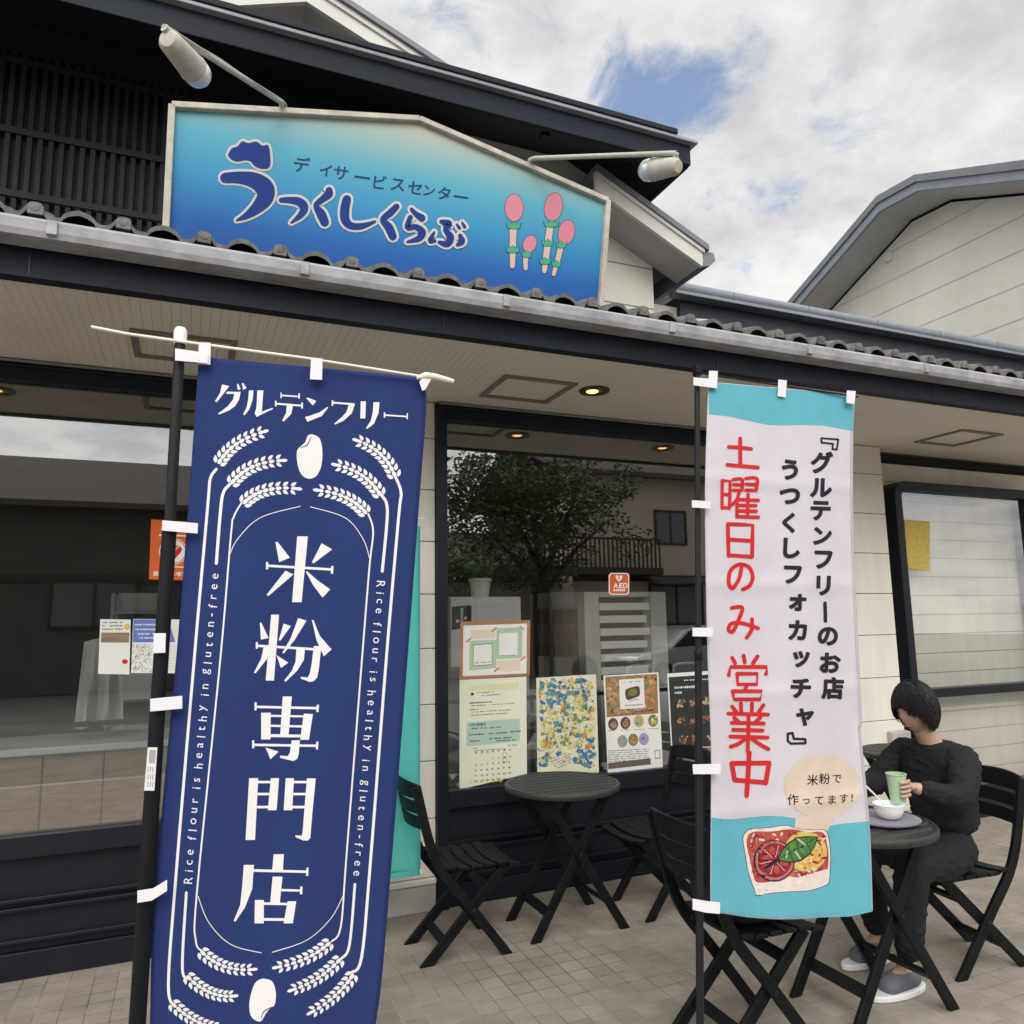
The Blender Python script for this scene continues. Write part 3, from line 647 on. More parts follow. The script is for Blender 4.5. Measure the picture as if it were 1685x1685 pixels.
# horsetail sprouts: plain plants, no faces
H = conv(790, 290, 7.326)
M['pink_print'] = mat('pink_print', (.56, .20, .25), .55); M['green_print'] = mat('green_print', (.06, .33, .17), .55); M['stem_print'] = mat('stem_print', (.55, .40, .35), .55)
def sprout(stem, rings, head, lay):
    q = H(stem); art.stroke('navy_edge', [(a[0], a[1], a[2]+1.8) for a in q], 5, lay); art.stroke('stem', q, 5, lay+1)
    cx_, cy_, rx, ry, ro = head; c_ = H([(cx_, cy_)])[0]
    art.ellipse('navy_edge', c_[0], c_[1], rx/7.326+.8, ry/7.326+.8, lay+.5, ro, 22); art.ellipse('pink', c_[0], c_[1], rx/7.326, ry/7.326, lay+2, ro, 22)
    for x, y, w in rings:
        pts = [(x-w, y-28), (x-w*.6, y-8), (x-w*.3, y-26), (x, y-42), (x+w*.3, y-26), (x+w*.6, y-8), (x+w, y-30), (x+w*.85, y+32), (x+w*.3, y+44), (x-w*.3, y+44), (x-w*.85, y+30)]
        art.poly('navy_edge', H([(x+(a-x)*1.1, y+(b-y)*1.13) for a, b in pts]), lay+3); art.poly('green', H(pts), lay+4)
sprout([(400, 600, 85), (395, 800, 78), (390, 1080, 60)], [(405, 590, 85), (395, 880, 80)], (410, 380, 110, 165, 0.0), 0)
sprout([(555, 930, 60), (548, 1030, 58), (550, 1110, 48)], [(562, 935, 58)], (600, 815, 78, 105, .35), 0)
sprout([(845, 600, 82), (805, 900, 76), (775, 1140, 56)], [(860, 570, 90), (815, 800, 68), (785, 1020, 66)], (885, 370, 108, 172, .16), 0)
sprout([(985, 800, 66), (950, 950, 64), (888, 1180, 48)], [(980, 820, 62), (920, 1050, 54)], (1042, 675, 96, 150, .2), 0)
art.build(sg, {'outline': ('lettering_outline', M['sign_outline']), 'letter': ('lettering', M['sign_blue']), 'small': ('lettering', M['sign_navy']),
               'navy_edge': ('sprout_print', M['sign_navy']), 'stem': ('sprout_print', M['stem_print']), 'pink': ('sprout_print', M['pink_print']), 'green': ('sprout_print', M['green_print'])})

# sign spotlights
def spotlight(base, tip, b0, b1, label):
    t_ = thing('spotlight', label, 'lamp', base, 'spotlights over the sign')
    mid = base+Vector((0, -.05, -.004))+(tip-base)*.02
    MB().tube([base+Vector((0, .01, -.02)), base+Vector((0, -.022, .006)), mid]+[mid.lerp(tip, q) for q in (.3, .6, 1)], .0125, 12).build('arm', M['lamp_body'], t_, smooth=True)
    ax_ = (b1-b0).normalized(); ln = (b1-b0).length
    MB().lathe([(.0, -.02), (.030, -.018), (.043, 0), (.045, .02), (.049, ln*.5), (.056, ln*.97), (.0575, ln), (.052, ln+.002), (0, ln+.002)], b0, ax_, 24).build('housing', M['lamp_body'], t_, smooth=True)
    MB().lathe([(.050, ln+.0025), (.056, ln+.03), (.052, ln+.055), (.038, ln+.075), (.02, ln+.085), (0, ln+.088)], b0, ax_, 24).build('bulb', M['bulb'], t_, smooth=True)
    MB().tube(spline([base+Vector((.015, .03, -.01)), base+Vector((.016, -.03, .012))]+[mid.lerp(tip, q)+Vector((.013+.006*sin(q*9), 0, .008+.006*cos(q*11))) for q in (.2, .4, .6, .8, .97)]), .0035, 8).build('cable', M['lamp_body'], t_, smooth=True)
    MB().tube([tip, b0+Vector((0, 0, .03)), b0+ax_*.05], .016, 10).build('bracket', M['lamp_body'], t_, smooth=True)
spotlight(onY(463, 179, YS), onY(270, 45, 2.86), onY(279, 68, 2.88), onY(317, 112, 3.03), 'pale spotlight on long arm above the left end of the blue sign')
spotlight(onY(870, 268, YS), onY(1112, 252, 2.84), onY(1112, 274, 2.86), onY(1076, 279, 2.99), 'pale spotlight on long arm reaching past the right end of the blue sign')

# ================================================================== BANNERS
def lerp_edge(E, t):
    q = t*(len(E)-1); i = min(int(q), len(E)-2); f = q-i; return (E[i][0]+(E[i+1][0]-E[i][0])*f, E[i][1]+(E[i+1][1]-E[i][1])*f)
def resample(E, n=40):
    d = [0]
    for a, b in zip(E[:-1], E[1:]): d.append(d[-1]+hypot(b[0]-a[0], b[1]-a[1]))
    out = []
    for i in range(n+1):
        t = d[-1]*i/n; j = max(k for k in range(len(d)-1) if d[k] <= t+1e-9); f = (t-d[j])/(d[j+1]-d[j]); out.append((E[j][0]+(E[j+1][0]-E[j][0])*f, E[j][1]+(E[j+1][1]-E[j][1])*f))
    return out
def cloth(fn, left, right, name, m_, parent, nu=44, nv=150, bulge=None):
    Lr, Rr = resample(spline(left)), resample(spline(right)); mb = MB(); vs = []
    for j in range(nv+1):
        v = j/nv; a, b = lerp_edge(Lr, v), lerp_edge(Rr, v)
        for i in range(nu+1):
            u = i/nu; x, y = a[0]+(b[0]-a[0])*u, a[1]+(b[1]-a[1])*u
            if bulge: y += bulge(u, v)
            vs.append(fn(x, y, -.0012))
    w = nu+1; fs = [(j*w+i, j*w+i+1, (j+1)*w+i+1, (j+1)*w+i) for j in range(nv) for i in range(nu)]
    mb.add(vs, fs); o = mb.build(name, m_, parent, smooth=True)
    sd = o.modifiers.new('thick', 'SOLIDIFY'); sd.thickness = .0012; sd.offset = 0
    return o
# ---- blue banner
YB = 2.10
def fold_blue(q): return .014*sin(q.x*9+q.z*1.7)*(.4+.6*min(1, max(0, (2.35-q.z)/1.2)))+.006*sin(q.x*21-q.z*3.1+1)*(.3+.35*max(0, 2.3-q.z))+.006*sin(q.z*2.6+.8)
def fb(x, y, o):
    q = onY(x, y, YB); d = fold_blue(q); return onY(x, y, YB+d-.0015-o)
bb = thing('banner', 'tall dark blue banner with white wheat ears and large white characters', 'banner', (0, YB, 0), 'upright banners in front of the shop')
cloth(fb, [(327, 587), (318, 720), (308.5, 848), (290, 1082), (254, 1475), (246.6, 1685), (243, 1750)], [(693, 621), (702, 656), (691, 811), (669, 1105), (631, 1582), (618, 1685), (612, 1750)], 'cloth', M['blue_cloth'], bb)
ba = Art(fb, 16, .00012)
A_ = conv(410, 860, 4.556); B_ = conv(370, 1230, 4.555); K_ = conv(300, 600, 4.012); Z4 = conv(200, 1080, 2.786); Z3 = conv(200, 480, 2.718)
big = []
def gl_(cv, polys, lay0=0):
    for i, q in enumerate(polys): ba.poly('title' if cv is K_ else 'letter', cv(q), lay0+i*.6)
gl_(A_, [[(360,103),(440,103),(393,596),(322,596)], [(140,314),(618,342),(618,360),(140,332)], [(126,295),(143,295),(143,350),(126,350)], [(615,325),(632,325),(630,382),(612,382)],
         [(197,147),(212,143),(305,262),(225,297)], [(543,155),(622,200),(485,305),(470,298)], [(272,360),(332,388),(145,550),(130,542)], [(424,366),(436,366),(515,435),(608,500),(550,562),(480,470)]])
gl_(A_, [[(165,690),(224,690),(186,1184),(124,1184)], [(62,914),(490,940),(490,958),(62,932)], [(50,895),(65,895),(65,945),(50,945)], [(80,750),(92,750),(145,865),(88,877)],
         [(258,757),(313,775),(234,885),(222,880)], [(108,935),(152,935),(135,1020),(48,1130),(35,1125),(90,1020)], [(205,993),(293,1050),(238,1090)],
         [(368,715),(430,735),(340,880),(262,980),(248,976),(310,870)], [(470,730),(482,730),(530,850),(618,950),(560,1003),(505,880)],
         [(354,950),(418,950),(410,1030),(360,1110),(275,1192),(262,1185),(320,1110),(348,1040)], [(485,925),(540,925),(525,1080),(510,1160),(485,1188),(455,1195),(390,1170),(385,1157),(440,1160),(455,1130),(470,1050)]])
gl_(A_, [[(252,1303),(320,1303),(295,1600),(232,1600)], [(55,1372),(510,1382),(510,1400),(55,1390)], [(40,1347),(57,1347),(55,1408),(40,1408)], [(507,1365),(524,1365),(520,1420),(503,1420)],
         [(90,1425),(162,1425),(160,1625),(90,1625)], [(410,1432),(478,1435),(448,1628),(382,1628)], [(160,1441),(412,1445),(412,1460),(160,1456)], [(160,1515),(402,1520),(400,1536),(160,1531)], [(160,1585),(392,1590),(390,1610),(160,1608)],
         [(35,1657),(510,1664),(510,1682),(35,1675)], [(22,1632),(38,1632),(38,1692),(22,1692)], [(503,1642),(519,1642),(516,1700),(500,1700)]])
gl_(Z4, [[(660,418),(720,437),(683,472)], [(780,385),(818,385),(812,450),(806,470),(788,480),(762,474),(725,465),(728,455),(762,458),(772,440)]], 8)
gl_(B_, [[(182,230),(250,230),(226,693),(155,693)], [(345,230),(406,230),(388,470),(322,470)], [(243,250),(347,250),(347,268),(243,268)], [(240,340),(340,340),(338,358),(240,358)], [(236,437),(328,437),(326,456),(236,456)],
         [(456,230),(518,230),(505,470),(441,470)], [(615,232),(681,232),(655,500),(640,680),(620,698),(590,697),(530,672),(528,658),(575,662),(582,640),(595,480)], [(515,250),(618,250),(616,268),(515,268)], [(510,340),(610,340),(608,358),(510,358)], [(505,437),(602,437),(600,456),(505,456)]])
gl_(B_, [[(366,800),(442,800),(435,920),(355,920)], [(210,912),(612,922),(612,940),(210,932)], [(612,900),(627,900),(625,962),(608,962)], [(142,880),(218,880),(205,1060),(150,1200),(80,1305),(66,1300),(115,1180),(130,1040)],
         [(358,968),(432,968),(412,1165),(340,1165)], [(422,1060),(568,1064),(568,1080),(422,1078)], [(566,1042),(582,1042),(580,1100),(562,1100)], [(225,1143),(292,1143),(292,1318),(222,1318)], [(470,1153),(535,1153),(510,1318),(440,1318)], [(290,1160),(472,1165),(472,1182),(290,1180)], [(290,1278),(448,1280),(446,1300),(290,1298)]])
gl_(K_, [[(262,130),(310,142),(228,248),(215,243),(250,185)], [(296,178),(385,180),(378,195),(287,192)], [(345,184),(385,178),(375,230),(350,272),(310,302),(240,330),(238,322),(300,275),(335,230)], [(360,128),(368,126),(385,160),(366,168)], [(393,122),(402,122),(425,155),(402,167)],
         [(440,170),(470,170),(465,230),(440,300),(410,335),(402,328),(425,280),(435,230)], [(495,170),(535,170),(525,310),(595,285),(597,293),(490,345),(478,320),(490,280)],
         [(650,198),(772,206),(772,216),(650,208)], [(648,185),(656,185),(656,222),(648,222)], [(766,190),(776,190),(776,225),(766,225)], [(618,252),(792,265),(792,277),(618,264)], [(612,238),(622,238),(622,275),(612,275)], [(786,250),(796,250),(796,290),(786,290)], [(690,268),(730,270),(720,325),(670,375),(658,370),(685,320)],
         [(818,222),(828,217),(885,240),(862,270)], [(810,345),(835,340),(905,315),(960,278),(962,285),(920,340),(825,378)], [(990,245),(1135,255),(1133,268),(990,257)], [(986,235),(996,235),(996,272),(986,272)], [(1100,260),(1140,258),(1120,320),(1065,370),(1010,395),(1002,390),(1055,345),(1085,310)],
         [(1178,242),(1212,242),(1208,355),(1175,355)], [(1262,248),(1302,248),(1295,320),(1265,390),(1220,425),(1212,420),(1245,370),(1258,310)], [(1335,328),(1485,338),(1485,348),(1335,338)], [(1330,315),(1340,315),(1340,350),(1330,350)], [(1482,320),(1490,320),(1488,360),(1480,360)]])
def bez(a, b, c, t): return tuple((1-t)**2*p+2*t*(1-t)*q+t*t*r for p, q, r in zip(a, b, c))
def wheat(a, b, c, n=9, size=5.6):
    wk = 'wheat' if a[1] < 1200 else 'wheat2'
    # three rows of grains along a bent spine from stem a to tip c
    for i in range(n):
        t = (i+.4)/n; p_ = bez(a, b, c, t); q_ = bez(a, b, c, min(1, t+.02)); an = math.atan2(q_[1]-p_[1], q_[0]-p_[0])
        nx_, ny_ = -sin(an), cos(an); sc = size*(1-.18*t)
        ba.ellipse(wk, p_[0], p_[1], sc*1.02, sc*.62, 0, an, 10)
        for s_ in (-1, 1):
            px_, py_ = p_[0]+nx_*s_*sc*1.45-cos(an)*sc*.15, p_[1]+ny_*s_*sc*1.45-sin(an)*sc*.15
            ro = an+s_*.62; tip = [(-1.15, 0), (-.6, -.5), (0, -.6), (.6, -.38), (1.25, 0), (.6, .38), (0, .6), (-.6, .5)]
            ba.poly(wk, [(px_+(u*cos(ro)-v*sin(ro))*sc, py_+(u*sin(ro)+v*cos(ro))*sc) for u, v in tip], 0)
    p_ = c; an = math.atan2(c[1]-bez(a, b, c, .97)[1], c[0]-bez(a, b, c, .97)[0]); ba.ellipse(wk, c[0], c[1], size*1.1, size*.5, 0, an, 10)
kk = lambda x, y: K_([(x, y)])[0]; z4 = lambda x, y: Z4([(x, y)])[0]
for a, b, c in (((240,650),(325,500),(548,440)), ((325,785),(430,640),(670,632)), ((405,915),(520,790),(768,820)), ((1405,740),(1340,560),(1145,498)), ((1308,862),(1215,700),(1005,660)), ((1212,980),(1110,850),(885,828))):
    wheat(kk(*a), kk(*b), kk(*c))
for a, b, c in (((365,1352),(460,1450),(608,1435)), ((300,1465),(400,1570),(520,1557)), ((232,1590),(330,1690),(450,1705)), ((955,1312),(860,1400),(705,1427)), ((1003,1388),(910,1490),(775,1532)), ((1062,1458),(990,1570),(862,1636))):
    wheat(z4(*a), z4(*b), z4(*c), 9, 5.4)
for pts, w in (([(356,772),(346,788),(342,830),(320,1080),(288,1460),(277,1622),(287,1655)], 4.6), ([(378,797),(367,812),(362,850),(356,927)], 5), ([(306.6,1469),(300,1592),(310,1610)], 4.4),
               ([(397,828),(385,850),(380,880),(363,1080),(324,1468),(322,1547),(332,1565)], 2.8), ([(651,785),(660,811),(656,850),(636,1080),(609,1425),(595,1575),(579,1600)], 4.6),
               ([(628,815),(637.5,841),(629,940)], 4.8), ([(584,1455),(575,1555),(562,1577)], 4.2), ([(606,846),(614,874),(608,932),(596,1080),(570,1410),(560.7,1525),(546,1549)], 2.8),
               ([(377,915),(391,887),(428,852),(494,833)], 1.3), ([(326,1475),(343.6,1518),(379.5,1554),(430,1568)], 1.3), ([(608,918),(597,886),(568,852),(511,834)], 1.3), ([(564,1475),(544.6,1511),(505,1547),(448,1567)], 1.3)):
    ba.stroke('frame', pts, w, random.uniform(1, 3))
def bean(pts, notch):
    k_ = 'wheat' if pts[0][1] < 1200 else 'wheat2'; ba.poly(k_, spline(pts+[pts[0]], 4)[:-1], 0); ba.stroke('notch' if k_ == 'wheat' else 'notch2', notch, 2.4, 6)
bean(Z3([(850,637),(885,655),(898,710),(893,780),(870,825),(835,836),(803,815),(786,765),(785,712),(803,690),(822,672),(832,645)]), Z3([(848,650,1.5),(838,672,3.5),(826,688,4.5),(800,697,1.5)]))
bean(Z4([(650,1477),(690,1490),(707,1540),(702,1597),(680,1615),(660,1640),(640,1672),(612,1668),(590,1640),(587,1580),(605,1512),(625,1486)]), Z4([(640,1665,1.5),(648,1635,4),(665,1620,5),(694,1605,1.5)]))
x_, y_ = z4(300, 1045); x2_, y2_ = Z3([(425, 1250)])[0]
ba.fit('text', 'Rice flour is healthy in gluten-free', 309, 1454, 355, 944, 20.5, 0, .0)
ba.fit('text2', 'Rice flour is healthy in gluten-free', 627, 956, 586, 1441, 20.0, 0, .0)
M['notch'] = M['blue_cloth']
for E_ in ([(688.5, 626), (697, 656), (686.5, 811), (664.5, 1105), (626.5, 1582), (613.5, 1685)],): ba.stroke('stitch', E_, .7, 1)
ba.build(bb, {'letter': ('lettering', M['blue_lettering']), 'title': ('title_lettering', M['blue_lettering']), 'wheat': ('wheat_border_print', M['blue_lettering']), 'wheat2': ('wheat_border_print', M['blue_lettering']), 'frame': ('wheat_border_print', M['blue_lettering']), 'stitch': ('hem_stitching', mat('navy_stitch', (.008, .016, .07), .9)), 'notch': ('wheat_border_print', M['blue_cloth']), 'notch2': ('wheat_border_print', M['blue_cloth']), 'text': ('wheat_border_print', M['blue_lettering']), 'text2': ('wheat_border_print', M['blue_lettering'])})
def tabs(parent, quads, Y, m_=None):
    for q in quads:
        MB().prism([onY(x, y, Y) for x, y in q], (0, .0016, 0)).build('hanging_tab', m_ or M['tab'], parent, bevel=.0004)
def loops(parent, quads, Y, th=.030):
    # flat webbing wrapped round the pole and sewn to the cloth edge
    for q in quads:
        a = [onY(x, y, Y) for x, y in q]; mb = MB()
        mb.prism(a, (0, .002, 0)); mb.build('pole_loop', M['tab'], parent, bevel=.0005)
loops(bb, [[(288,573),(342,581),(342,598),(288,593)], [(267,856),(326,861),(325,878),(267,873)], [(253,1042),(273,1042),(272,1074),(252,1075)], [(247,1150),(300,1145),(300,1166),(247,1171)], [(226,1466),(252,1462),(275,1448),(275,1466),(250,1482),(226,1486)]], YB-.030)
tabs(bb, [[(327,563),(347,564),(346,600),(326,599)], [(512,588),(531,590),(530,625),(510,624)], [(690,628),(701,616),(712,620),(700,641),(695,643)]], YB-.022)
bpole = thing('banner_pole', 'black telescopic pole with cream crossbar carrying the blue banner', 'pole', (-.08, YB, 0), 'banner poles')
pt, pb = onY(296.5, 560, YB), onY(225, 1685, YB); dz = (pb-pt)/(pb.z-pt.z); pg = pt+dz*(0-pt.z)
pm = onY(279, 868, YB)
MB().tube([pt, pm], .0135, 14).build('upper_section', M['pole_dark'], bpole, smooth=True)
MB().tube([pm, pg], [.0175, .0195], 14).build('lower_section', M['pole_black'], bpole, smooth=True)
MB().lathe([(.0, .028), (.012, .026), (.0165, .018), (.0165, -.02), (0, -.02)], pt+Vector((0, 0, .008)), n=16).build('top_cap', M['white_plastic'], bpole, smooth=True)
c0 = onY(150, 540, YB-.014); c1 = onY(745, 628, YB-.014)
cr_ = [onY(x, y, YB-.016) for x, y in ((150,538),(206,549),(297,562),(500,589),(690,619))]
MB().tube(cr_, .0042, 10).build('crossbar', M['cream_rod'], bpole, smooth=True)
MB().tube([onY(x, y, YB-.018) for x, y in ((686,622),(700,618),(715,620),(735,625),(746,628))], [.005, .0105, .010, .0085, .007], 12).build('crossbar_clip', M['cream_rod'], bpole, smooth=True)
st = [onY(x, y, YB-.0205) for x, y in ((243,1230),(259,1230),(254,1301),(237,1301))]
lab = MB().prism(st, (0, .002, 0)).build('price_sticker', M['paper'], bpole)
sa = Art(lambda x, y, o: onY(x, y, YB-.0206-o), 60, .0002)
for i in range(7): sa.poly('ink', [(246.5+i*1.5, 1234), (247.2+i*1.5, 1234), (245.7+i*1.5, 1256), (245+i*1.5, 1256)])
for i in range(9): sa.poly('ink', [(243.5+(i % 3)*4, 1262+(i//3)*12), (244.3+(i % 3)*4, 1262+(i//3)*12), (243.6+(i % 3)*4, 1271+(i//3)*12), (242.8+(i % 3)*4, 1271+(i//3)*12)])
sa.build(lab, {'ink': ('sticker_print', M['ink'])})
MB().lathe([(0, 0), (.20, 0), (.21, .02), (.20, .05), (.06, .09), (.03, .16), (0, .16)], (pg.x, pg.y, 0), n=28).build('weight_base', M['pole_black'], bpole, smooth=True)
# ---- white banner
YC = 1.85
def crease(q, zs): return sum(-.0030*math.exp(-((q.z-z)/.022)**2) for z in zs)
def fold_white(q): return crease(q, (2.02, 1.70, 1.375, 1.05))+.015*sin(q.x*8+q.z*1.5+.6)*(.4+.5*max(0, 2.3-q.z))+.007*sin(q.x*19-q.z*2.4)*(.25+.4*max(0, 2.3-q.z))+.008*sin(q.z*2.2)
def fc(x, y, o):
    q = onY(x, y, YC); d = fold_white(q); return onY(x, y, YC+d-.0015-o)
wb = thing('banner', 'white and aqua banner with red and black characters and a drawn topped toast', 'banner', (1.4, YC, 0), 'upright banners in front of the shop')
cloth(fc, [(1165.6, 628), (1161, 760), (1160, 858), (1163.6, 1057), (1169.6, 1216), (1170, 1286), (1169, 1473), (1171, 1500)], [(1408, 650), (1404, 711), (1405, 898), (1418, 1176), (1416.5, 1200), (1431, 1361), (1436, 1501)], 'cloth', M['white_cloth'], wb,
      bulge=lambda u, v: (11*sin(pi*u)+2*sin(5*u))*max(0, v-.93)/.07)
wa = Art(fc, 14, .00012)
WZ = conv(1100, 580, 2.516); E8 = conv(1100, 1200, 3.475); TZ = conv(1180, 1200, 5.265)
ledge = lambda y: 1165.6+(1160-1165.6)*(y-628)/230
wa.poly('aqua', [(1166.4, 628.6), (1407.2, 650.4), (1405, 680), (1404, 709)]+WZ([(640, 302), (560, 299), (490, 301), (420, 300), (360, 288), (300, 275), (240, 262), (167, 255)]), 0)
wa.poly('aqua2', E8([(246,505),(320,514),(380,514),(470,503),(560,495),(650,498),(725,510),(735,540),(800,560),(880,557),(940,548),(1000,540),(1080,532),(1148,526)])+[(1430.8,1363),(1433.5,1440),(1435.2,1500),(1400,1508),(1301,1511.5),(1229.5,1509.5),(1190,1501.5),(1172,1499.5),(1170,1470),(1170.8,1400)], 0)
red = [[[(250,391),(300,394),(342,399)],[(297,356),(297,410),(298,465)],[(244,465),(300,470),(370,476)]],
 [[(223,530),(222,590),(222,645)],[(222,531),(255,532),(255,590),(252,645)],[(223,587),(252,589)],[(223,642),(252,644)],[(268,526),(305,526),(304,570)],[(270,547),(303,548)],[(268,570),(304,571)],[(320,521),(366,522),(363,570)],[(322,545),(362,547)],[(320,570),(363,571)],[(292,583),(282,610),(262,632)],[(284,612),(284,680)],[(284,608),(372,612)],[(330,588),(328,678)],[(285,632),(362,634)],[(285,655),(364,657)],[(284,679),(373,682)]],
 [[(246,710),(247,775),(249,842)],[(246,711),(300,712),(349,715),(348,780),(346,846)],[(248,774),(345,780)],[(249,839),(346,846)]],
 [[(303,884),(293,935),(266,976),(250,955),(256,905),(292,878),(332,888),(349,928),(336,965),(308,981)]],
 [[(262,1058),(305,1056),(290,1108),(266,1156),(249,1146),(262,1122),(310,1122),(371,1142)],[(346,1104),(344,1148),(324,1180)]],
 [[(264,1264),(276,1286)],[(311,1255),(316,1283)],[(369,1258),(350,1287)],[(250,1336),(257,1302),(408,1302),(404,1331)],[(285,1330),(287,1374),(366,1374),(369,1330),(285,1330)],[(326,1375),(316,1400)],[(266,1402),(388,1402),(380,1436),(272,1436),(266,1402)]],
 [[(300,1453),(301,1490)],[(346,1453),(345,1490)],[(264,1466),(281,1488)],[(393,1460),(374,1488)],[(248,1495),(330,1497),(412,1499)],[(272,1512),(290,1528)],[(380,1512),(362,1528)],[(262,1533),(395,1536)],[(268,1562),(390,1565)],[(256,1590),(410,1594)],[(331,1500),(331,1560),(328,1652)],[(322,1596),(290,1620),(258,1632)],[(342,1596),(375,1620),(414,1642)]]]
def roundy(key, cv, strokes, w, lay):
    for i, s_ in enumerate(strokes):
        if len(s_) == 2 or (len(s_) in (3, 4, 5) and key == 'red' and len(s_) != 3): wa.stroke(key, cv(s_), w, lay+i*.5, False)
        else: wa.stroke(key, cv(s_), w, lay+i*.5, True)
for ci, ch in enumerate(red): roundy('red', WZ, ch, 6.5 if ci != 1 else 5.6, 4)
roundy('red', E8, [[(362,195),(378,290)],[(362,195),(575,193)],[(575,193),(556,308)],[(378,290),(556,305)],[(462,135),(455,260),(447,380)]], 8.0, 4)
for ch, x, y, s_ in (('グ',635,455,1),('ル',632,560,1),('テ',630,655,1),('ン',638,760,.95),('フ',642,858,1),('リ',642,965,1.0),('の',660,1175,1),('お',670,1285,1),('店',680,1390,1)):
    q = WZ([(x, y)])[0]; wa.heavy('black', ch, q[0], q[1], 36.5*s_, 3, .03)
wa.stroke('black', WZ([(648,1038),(650,1112)]), 6, 3, False)
for ch, x, y, s_ in (('う',503,485,1),('つ',502,595,1),('く',498,705,.95),('し',510,810,1),('フ',515,920,1),('ォ',535,1035,1),('カ',535,1150,1),('ッ',550,1270,1),('チ',548,1390,1),('ャ',565,1510,1)):
    q = WZ([(x, y)])[0]; wa.heavy('black', ch, q[0], q[1], 36.5*s_, 3, .03)
def loopstroke(cv, pts, w, lay):
    for i in range(len(pts)): wa.stroke('black', cv([pts[i], pts[(i+1) % len(pts)]]), w, lay+i*.5, False)
loopstroke(WZ, [(633,355),(703,360),(697,402),(679,400),(681,378),(634,373)], 3.2, 3)
loopstroke(E8, [(682,25),(682,66),(700,82),(783,80),(783,57),(716,54),(710,22)], 4.0, 3)
# speech bubble
bub = [(880+212*cos(a), 328+182*sin(a)) for a in [(-1.28+.0)*pi+2*pi*i/30*.86+.9 for i in range(0)]]
bub = []
for i in range(31):
    a = radians(110+ (320*i/30)); bub.append((880+218*cos(a), 325+180*sin(a)))
wa.poly('bubble', E8(bub+[(905, 590), (700, 612), (722, 560), (728, 512)]), 2)
for ch, x, y, s_ in (('米',825,290,.95),('粉',893,283,.95),('で',963,283,.85),('作',712,402,.95),('っ',788,412,.8),('て',862,408,.85),('ま',936,402,.85),('す',1003,396,.85),('!',1050,392,.9)):
    q = E8([(x, y)])[0]; wa.text('blackb', ch, q[0], q[1], 20*s_, 5, .012, .02)
# toast drawing
rnd = random.Random(4)
crust = [(250,885),(290,860),(450,850),(600,830),(680,855),(830,870),(930,870),(965,920),(985,1050),(985,1180),(975,1310),(950,1350),(800,1400),(600,1410),(440,1425),(345,1445),(320,1390),(270,1250),(240,1080),(220,940)]
wa.poly('ink', TZ(spline(crust+[crust[0]], 3)[:-1]), 4)
ins = lambda P, f, cx_, cy_: [(cx_+(a-cx_)*f, cy_+(b-cy_)*f) for a, b in P]
wa.poly('bread', TZ(spline(ins(crust, .985, 610, 1130)+[ins(crust, .985, 610, 1130)[0]], 3)[:-1]), 5)
sauce = [(275,905),(340,885),(480,885),(640,865),(800,890),(910,890),(945,960),(965,1080),(960,1200),(935,1215),(820,1250),(690,1285),(600,1265),(470,1318),(345,1325),(310,1250),(290,1150),(262,1040),(255,960)]
wa.poly('sauce', TZ(spline(sauce+[sauce[0]], 3)[:-1]), 6)
for i in range(170):
    a_, r_ = rnd.uniform(0, 2*pi), rnd.uniform(5, 19); x, y = rnd.uniform(290, 930), rnd.uniform(900, 1270)
    wa.ellipse(rnd.choice(['sauce2', 'sauce3', 'bread2']), *TZ([(x, y)])[0], r_/5.265*1.6, r_/5.265*.6, 7+i*.03, a_, 8)
wa.ellipse('yellow', *TZ([(768, 1058)])[0], 35, 33, 9.2, .2, 20); wa.ellipse('yellow2', *TZ([(780, 1070)])[0], 27, 23, 10, .2, 16)
for i in range(24): wa.ellipse(rnd.choice(['yellow', 'bread2', 'yellow2']), *TZ([(770+rnd.uniform(-110, 130), 1070+rnd.uniform(-110, 110))])[0], 3, 1.6, 10.6+i*.02, rnd.uniform(0, 3), 7)
wa.ellipse('ink', *TZ([(495, 1140)])[0], 34.5, 34.5, 11.5, 0, 24); wa.ellipse('sauce3', *TZ([(495, 1138)])[0], 32.5, 32.5, 12, 0, 24); wa.ellipse('ink', *TZ([(498, 1135)])[0], 28, 28, 12.5, 0, 24); wa.ellipse('sauce2', *TZ([(498, 1135)])[0], 27, 27, 13, 0, 24)
for i in range(6):
    a_ = i*pi/3+.3; c_ = TZ([(498+cos(a_)*85, 1135+sin(a_)*85)])[0]
    wa.ellipse('ink', c_[0], c_[1], 8.4, 6.4, 13.6, a_, 12); wa.ellipse('sauce', c_[0], c_[1], 7.4, 5.4, 14.2, a_, 12)
    wa.stroke('bread2', [TZ([(498+cos(a_+.5)*30, 1135+sin(a_+.5)*30)])[0], TZ([(498+cos(a_+.5)*130, 1135+sin(a_+.5)*130)])[0]], .8, 14.6, False)
lf = [(880,930),(780,925),(690,935),(610,985),(555,1050),(520,1115),(400,1200),(420,1220),(540,1140),(620,1160),(720,1145),(800,1090),(850,1010)]
wa.poly('ink', TZ(lf), 16)
wa.poly('leaf', TZ([(868,937),(780,935),(695,945),(618,993),(563,1055),(535,1118),(545,1130),(625,1148),(715,1134),(793,1082),(842,1004)]), 17)
for p1, p2 in (((860,942),(540,1120)), ((700,1030),(690,960)), ((700,1030),(740,1100)), ((620,1080),(620,1010)), ((630,1070),(660,1140)), ((780,985),(770,940)), ((775,990),(810,1050))): wa.stroke('ink', TZ([p1, p2]), 1.1, 18.5, False)
for p1, p2 in (((760,1000),(700,950)), ((680,1060),(720,1120)), ((600,1110),(610,1060))): wa.stroke('leaf2', TZ([p1, p2]), 3, 18, False)
